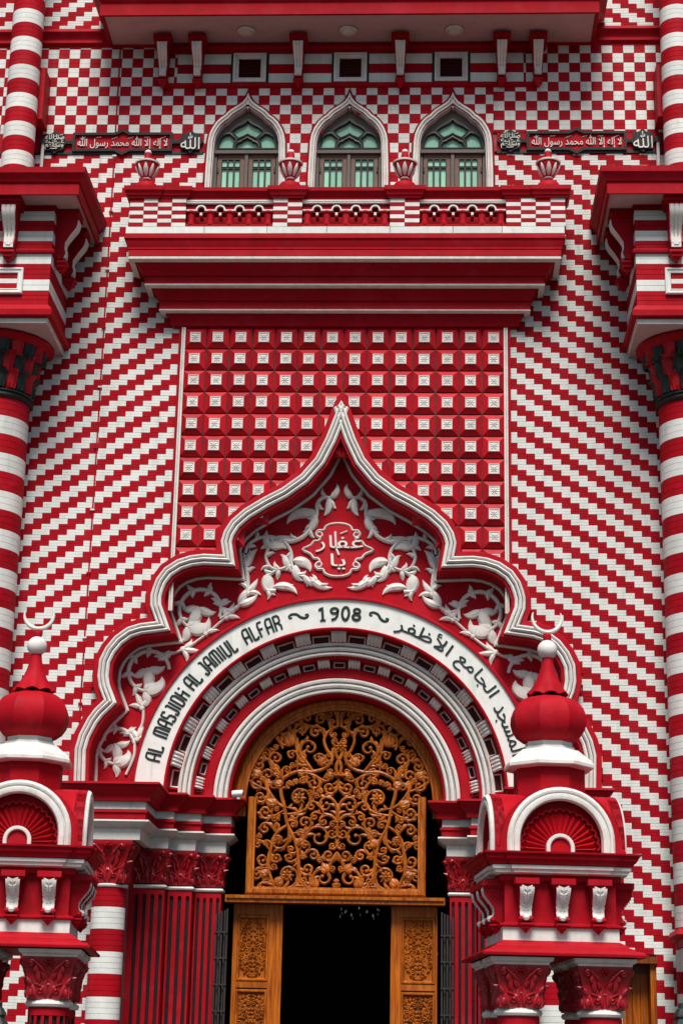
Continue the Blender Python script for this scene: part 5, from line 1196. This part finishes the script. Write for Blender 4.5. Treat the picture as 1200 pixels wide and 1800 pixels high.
def turret(label, X, Y, rot, zoff=0.0, tilt=0.0):
    t = Thing('domed_turret', label, 'turret', (X, Y, 0), rot, None, True)
    H = .755; sq = lambda a: [(-a, -a), (a, -a), (a, a), (-a, a)]
    zC = [2.30, 2.42, 2.95, 3.02, 3.05, 3.27, 3.43, 3.98, 4.10, 4.21, 4.38]
    # colonnettes
    for ix, sx in enumerate((-1, 1)):
        for sy in (-1, 1):
            x, y = sx*.535, sy*.535; r = .265
            mb = MB(); n = 16; prof = []
            ptsp = []
            for k in range(n):
                a = 2*pi*k/n; w_ = 2*pi/n
                for q, rr in ((-.30, r), (-.24, r-.035), (.24, r-.035), (.30, r)): ptsp.append((x+rr*sin(a+q*w_), y-rr*cos(a+q*w_)))
            mt = ['black paint' if k % 4 in (0, 1, 2) else R_ for k in range(4*n)]
            vs = [(p[0], p[1], .15) for p in ptsp]+[(p[0], p[1], 2.24) for p in ptsp]; N = len(ptsp)
            mb.add(vs, [(i, (i+1) % N, N+(i+1) % N, N+i) for i in range(N)], mt); mb.lathe([(r+.005, 2.22), (r+.005, 2.32)], 24, (x, y, 0), R_); t.part('fluted_shaft', mb)
            mb = MB(); mb.lathe([(r, 2.325), (r+.035, 2.335), (r+.05, 2.365), (r+.035, 2.40), (r+.01, 2.405), (r, 2.44)], 28, (x, y, 0), W_); t.part('neck_ring', mb)
            hw = .265; fl = .085
            pl = [(x-hw, y-hw), (x+hw, y-hw), (x+hw, y+hw), (x-hw, y+hw)]
            fs = [(x, y-hw, 2*hw, 0)]+([(x-hw, y, 2*hw, -pi/2)] if True else [])+[(x+hw, y, 2*hw, pi/2)]
            capital(t, pl, 2.42, 2.955, fl, fs if sy < 0 else fs[1:], closed=True)
            mb = MB(); mb.plan(pl, [(0, 2.95), (fl+.0, 2.953), (fl+.005, 2.98), (fl+.03, 2.99), (fl+.05, 3.01), (fl+.055, 3.045), (0, 3.05)], W_, True); mb.box(x-hw-fl, x+hw+fl, y-hw-fl, y+hw+fl, 2.956, 3.04, W_); t.part('abacus', mb)
    mb = MB(); mb.box(-.86, .86, -.86, .86, 3.046, 3.06, R_); mb.plan(sq(H), [(.20, 3.06), (.30, 3.062), (.305, 3.09), (.27, 3.105), (.26, 3.125), (.18, 3.14), (.16, 3.165), (.10, 3.19), (.09, 3.21), (.0, 3.262)], R_, True); t.part('lower_cornice', mb)
    for sgx in range(4):
        pass
    mb = MB(); mb.plan(sq(H), [(0.0, 3.26), (.0, 3.425), (-.02, 3.43)], 'brick white', True); t.part('white_frieze', mb, smooth=False)
    mb = MB(); mb.plan(sq(H), [(-.03, 3.42), (.03, 3.43), (.045, 3.445), (.045, 3.465), (.0, 3.48), (-.035, 3.49)], R_, True); t.part('thin_moulding', mb)
    mb = MB(); mb.plan(sq(H-.03), [(0, 3.48), (0, 4.0), (.06, 4.02), (.06, 4.10)], R_, True); t.part('bracket_wall', mb, smooth=False)
    for k in range(4):
        rz = k*pi/2; c, s_ = cos(rz), sin(rz)
        for u in (-.47, 0, .47):
            px_, py_ = u, -(H-.03); put_console(t, tc, (px_*c-py_*s_, px_*s_+py_*c, 3.955), rz, 'acanthus_leaf', bb)
    mb = MB(); br_ = [(-.97, -.86), (-.66, -.86), (-.66, -.90), (.66, -.90), (.66, -.86), (.97, -.86)]
    def cp(o): # plan with a forward break on each side
        a, b, w_ = H+.08, H+.11, .60
        L_ = [(-a, -a), (-w_, -a), (-w_, -b), (w_, -b), (w_, -a), (a, -a)]; out = []
        for k in range(4):
            c, s_ = cos(k*pi/2), sin(k*pi/2); out += [(x*c-y*s_, x*s_+y*c) for x, y in L_[:-1]]
        return out
    mb = MB(); mb.plan(cp(0), [(-.10, 4.09), (.0, 4.095), (.03, 4.11), (.035, 4.145), (.06, 4.155), (.065, 4.20), (.0, 4.21)], W_, True); t.part('white_cornice', mb)
    mb = MB(); mb.plan(cp(0), [(.05, 4.205), (.09, 4.215), (.10, 4.25), (.14, 4.28), (.15, 4.33), (.18, 4.34), (.185, 4.365), (-.2, 4.40)], R_, True); mb.box(-.7, .7, -.7, .7, 4.30, 4.385, R_); t.part('red_cornice', mb)
    # cross vault
    R = .80; z0 = 4.38; st = .06; n = 28
    mb = MB(); he = .85
    def arch_(u): u = min(abs(u), R); return st+sqrt(max(0, R*R-u*u))*.985
    g_ = [-he+2*he*i/n for i in range(n+1)]
    xs = sorted(set([round(R*sin(pi/2*i/12), 5) for i in range(-12, 13)]+[-he, he]))
    vs = [(x, y, z0+max(arch_(x) if abs(x) <= R else 0, arch_(y) if abs(y) <= R else 0)) for y in xs for x in xs]; k = len(xs)
    mb.add(vs, [(j*k+i, j*k+i+1, (j+1)*k+i+1, (j+1)*k+i) for j in range(k-1) for i in range(k-1)], R_); t.part('cross_vault', mb, ang=40)
    for q in range(4):
        rz = q*pi/2; c, s_ = cos(rz), sin(rz)
        mp = lambda u, v, h=0, c=c, s_=s_: (u*c+(he+h)*s_, u*s_-(he+h)*c, z0+v)
        def apath(r, stl=.14): return [(-r, 0)]+[(r*cos(a), stl+r*sin(a)) for a in [pi-pi*i/24 for i in range(25)]]+[(r, 0)]
        mb = MB(); mb.plate([(-R-.05, 0)]+[(p[0]*1.0, p[1]) for p in [(R*cos(a), st+R*.985*sin(a)) for a in [pi-pi*i/24 for i in range(25)]]]+[(R+.05, 0)], [apath(.535)], R_, mp, -.003, -.14); t.part('gable', mb, smooth=False)
        mb = MB(); mb.sweep(apath(.69), [(-.02, -.01), (.0, .03), (.02, .045), (.045, .04), (.055, .02), (.065, .02), (.075, .045), (.11, .05), (.14, .04), (.15, .015), (.16, -.02)], W_, mp); t.part('arch_ring', mb)
        mb = MB(); mb.plate(apath(.55), [], R_, mp, -.135, -.15); mb.box; t.part('shell_niche', mb, smooth=False)
        sh = MB(); mps = lambda u, v, h=0, mp=mp: mp(u, v+.05, h-.13); shell_fan(sh, .19, .48, 17, mps, .065); t.part('shell_fan', sh)
        mb = MB(); mpa = lambda u, v, h=0, mp=mp: mp(u, v, h-.06); mb.sweep([(-.185, 0)]+[(.185*cos(a), .06+.185*sin(a)) for a in [pi-pi*i/16 for i in range(17)]]+[(.185, 0)], [(0, -.08), (0, .02), (.012, .03), (.04, .03), (.052, .02), (.055, -.06)], W_, mpa); t.part('small_arch', mb)
        mb = MB(); mb.plate([(-.135, 0)]+[(.135*cos(a), .06+.135*sin(a)) for a in [pi-pi*i/12 for i in range(13)]]+[(.135, 0)], [], R_, mpa, -.01, -.08); t.part('small_arch_field', mb, smooth=False)
    # drum, collar, dome, finial
    d_ = zoff; o8 = dict(a0=pi/8, a1=pi/8+2*pi); k8 = 1/cos(pi/8)
    def oct_(name, prof, m, ang=20): mb = MB(); mb.lathe([(r*k8, z+d_) for r, z in prof], 8, (0, 0, 0), m, pi/8, pi/8+2*pi); return t.part(name, mb, ang=ang)
    oct_('drum', [(.455, 4.8), (.455, 5.41)], R_)
    oct_('white_collar', [(.45, 5.37), (.56, 5.385), (.575, 5.40), (.575, 5.44), (.54, 5.50), (.52, 5.515), (.42, 5.60), (.38, 5.64), (.33, 5.655), (.33, 5.68), (.30, 5.69), (.30, 5.75), (.25, 5.76)], W_)
    dm = [(.25, 5.73), (.33, 5.76), (.42, 5.83), (.475, 5.92), (.50, 6.02), (.495, 6.12), (.46, 6.22), (.40, 6.30), (.31, 6.36), (.20, 6.395), (.10, 6.41)]
    mb = MB(); mb.lathe([(r*k8*.985, z+d_) for r, z in dm], 8, (0, 0, 0), R_, pi/8, pi/8+2*pi); t.part('onion_dome', mb, ang=24)
    def sc(r, z, a): f = max(0, (r-.20)/.08); return (r*(1+.03*f*cos(8*a)), .035*f*abs(cos(4*a))-.03*f)
    mb = MB(); mb.lathe([(.285, 6.43+d_), (.23, 6.50+d_), (.17, 6.60+d_), (.12, 6.72+d_), (.085, 6.85+d_), (.07, 6.96+d_), (.0701, 6.97+d_)], 48, (0, 0, 0), R_, rmod=sc); mb.lathe([(.285, 6.43+d_), (.26, 6.425+d_), (.10, 6.47+d_)], 48, (0, 0, 0), R_, rmod=sc); t.part('flared_neck', mb)
    mb = MB(); c_ = 7.06+d_; mb.lathe([(.001, c_-.135)]+[(.138*cos(a), c_+.138*sin(a)) for a in [-1.2+2.4*i/10 for i in range(11)]]+[(.001, c_+.137)], 24, (0, 0, 0), W_); t.part('white_ball', mb)
    mb = MB(); mb.lathe([(.05, c_+.12), (.058, c_+.15), (.062, c_+.19), (.05, c_+.225), (.02, c_+.24), (.001, c_+.245)], 16, (0, 0, 0), R_); t.part('red_knob', mb)
    mb = MB(); r_ = .205; zc = c_+.25+r_; A = [radians(-90+tilt)-1.95+3.9*i/24 for i in range(25)]
    mb.tube([(r_*cos(a), 0, zc+r_*sin(a)) for a in A], [.007+.026*sin(pi*i/24)**.8 for i in range(25)], W_, 8); t.part('crescent', mb)
    return t
ZTU = 0
xr, _ = at(991, 1475, 6.0); rot = radians(6.3)
turret('complete red domed turret with crescent finial, before the right foot of the arch', xr-.90*sin(rot)-.03, -6.0+.90*cos(rot), rot, .19, 0)
xl, _ = at(29, 1475, 6.0)
turret('red domed turret with crescent finial, cut off by the left edge', xl-.90*sin(rot), -6.0+.90*cos(rot), rot, .17, 6)

# ------------------------------------------------------------------ side door, lanterns and pier cap at the right edge
t2 = Thing('side_door', 'narrow brown wooden side door in the right striped wall behind the turret', 'door', (4.87, .1, .13))
mb = MB(); mb.box(4.60, 5.145, .38, .45, .13, 3.43, 'dark teak'); t2.part('door_slab', mb)
mb = MB(); mb.box(5.055, 5.145, .02, .38, .13, 3.43, 'teak'); mb.box(4.60, 4.66, .02, .38, .13, 3.43, 'teak'); mb.box(4.58, 5.16, -.06, .36, 3.34, 3.44, 'dark teak'); t2.part('door_frame', mb)
for k in range(3): mb = MB(); mb.box(4.68+k*.125, 4.795+k*.125, .34, .38, .2, 3.2, 'teak'); t2.part('door_board', mb)
def lantern(label, px, py, d, s_=1.0):
    x, z = at(px, py, d); t3 = Thing('lantern', label, 'lantern', (x, -d, z-2.2*s_))
    c = (x, -d, z)
    mb = MB(); mb.lathe([(.001, .02*s_), (.10*s_, 0), (.10*s_, -.07*s_), (.12*s_, -.08*s_), (.17*s_, -.16*s_), (.175*s_, -.19*s_), (.15*s_, -.20*s_), (.155*s_, -.23*s_), (.24*s_, -.36*s_), (.27*s_, -.42*s_), (.26*s_, -.44*s_), (.20*s_, -.44*s_)], 8, c, 'lantern metal'); t3.part('lantern_cap', mb, ang=25)
    mb = MB(); mb.lathe([(.19*s_, -.44*s_), (.13*s_, -.85*s_)], 8, c, 'lamp glass'); t3.part('lantern_glass', mb)
    mb = MB()
    for k in range(8):
        a = pi*k/4; mb.tube([(x+.195*s_*sin(a), -d-.195*s_*cos(a), z-.44*s_), (x+.135*s_*sin(a), -d-.135*s_*cos(a), z-.86*s_)], .012*s_, 'lantern metal', 6)
    t3.part('lantern_rib', mb)
    mb = MB(); mb.lathe([(.14*s_, -.85*s_), (.15*s_, -.88*s_), (.05*s_, -.95*s_), (.04*s_, -1.2*s_), (.04*s_, -2.2*s_)], 12, c, 'lantern metal'); t3.part('post', mb)
lantern('dark metal lantern top poking up at the lower right corner', 1203, 1764, 6.6, .85)
lantern('dark metal lantern at the lower left edge beside the turret capital', -6, 1762, 6.8, .8)
t2 = Thing('pier_cap', 'red and white pier cornice just visible at the lower right edge', 'pier', (6.05, -1.2, 0))
mb = MB(); zt = AZ(1185, 1630, 1.4); x0 = AX(1186, 1640, 1.4)
mb.plan([(x0+.18, -.3), (x0+.18, -1.25), (x0+2, -1.25)], [(-.2, zt), (.12, zt-.01), (.14, zt-.05), (.16, zt-.10), (.10, zt-.13), (.02, zt-.16)], R_); t2.part('red_cap', mb)
mb = MB(); mb.plan([(x0+.18, -.3), (x0+.18, -1.25), (x0+2, -1.25)], [(.03, zt-.15), (.03, zt-.26), (-.02, zt-.30)], R_); mb.box(x0+.16, x0+2, -1.23, -.3, zt-.62, zt-.28, 'brick white'); mb.box(x0+.22, x0+2, -1.2, -.3, .13, zt-.62, R_); t2.part('pier_shaft', mb)
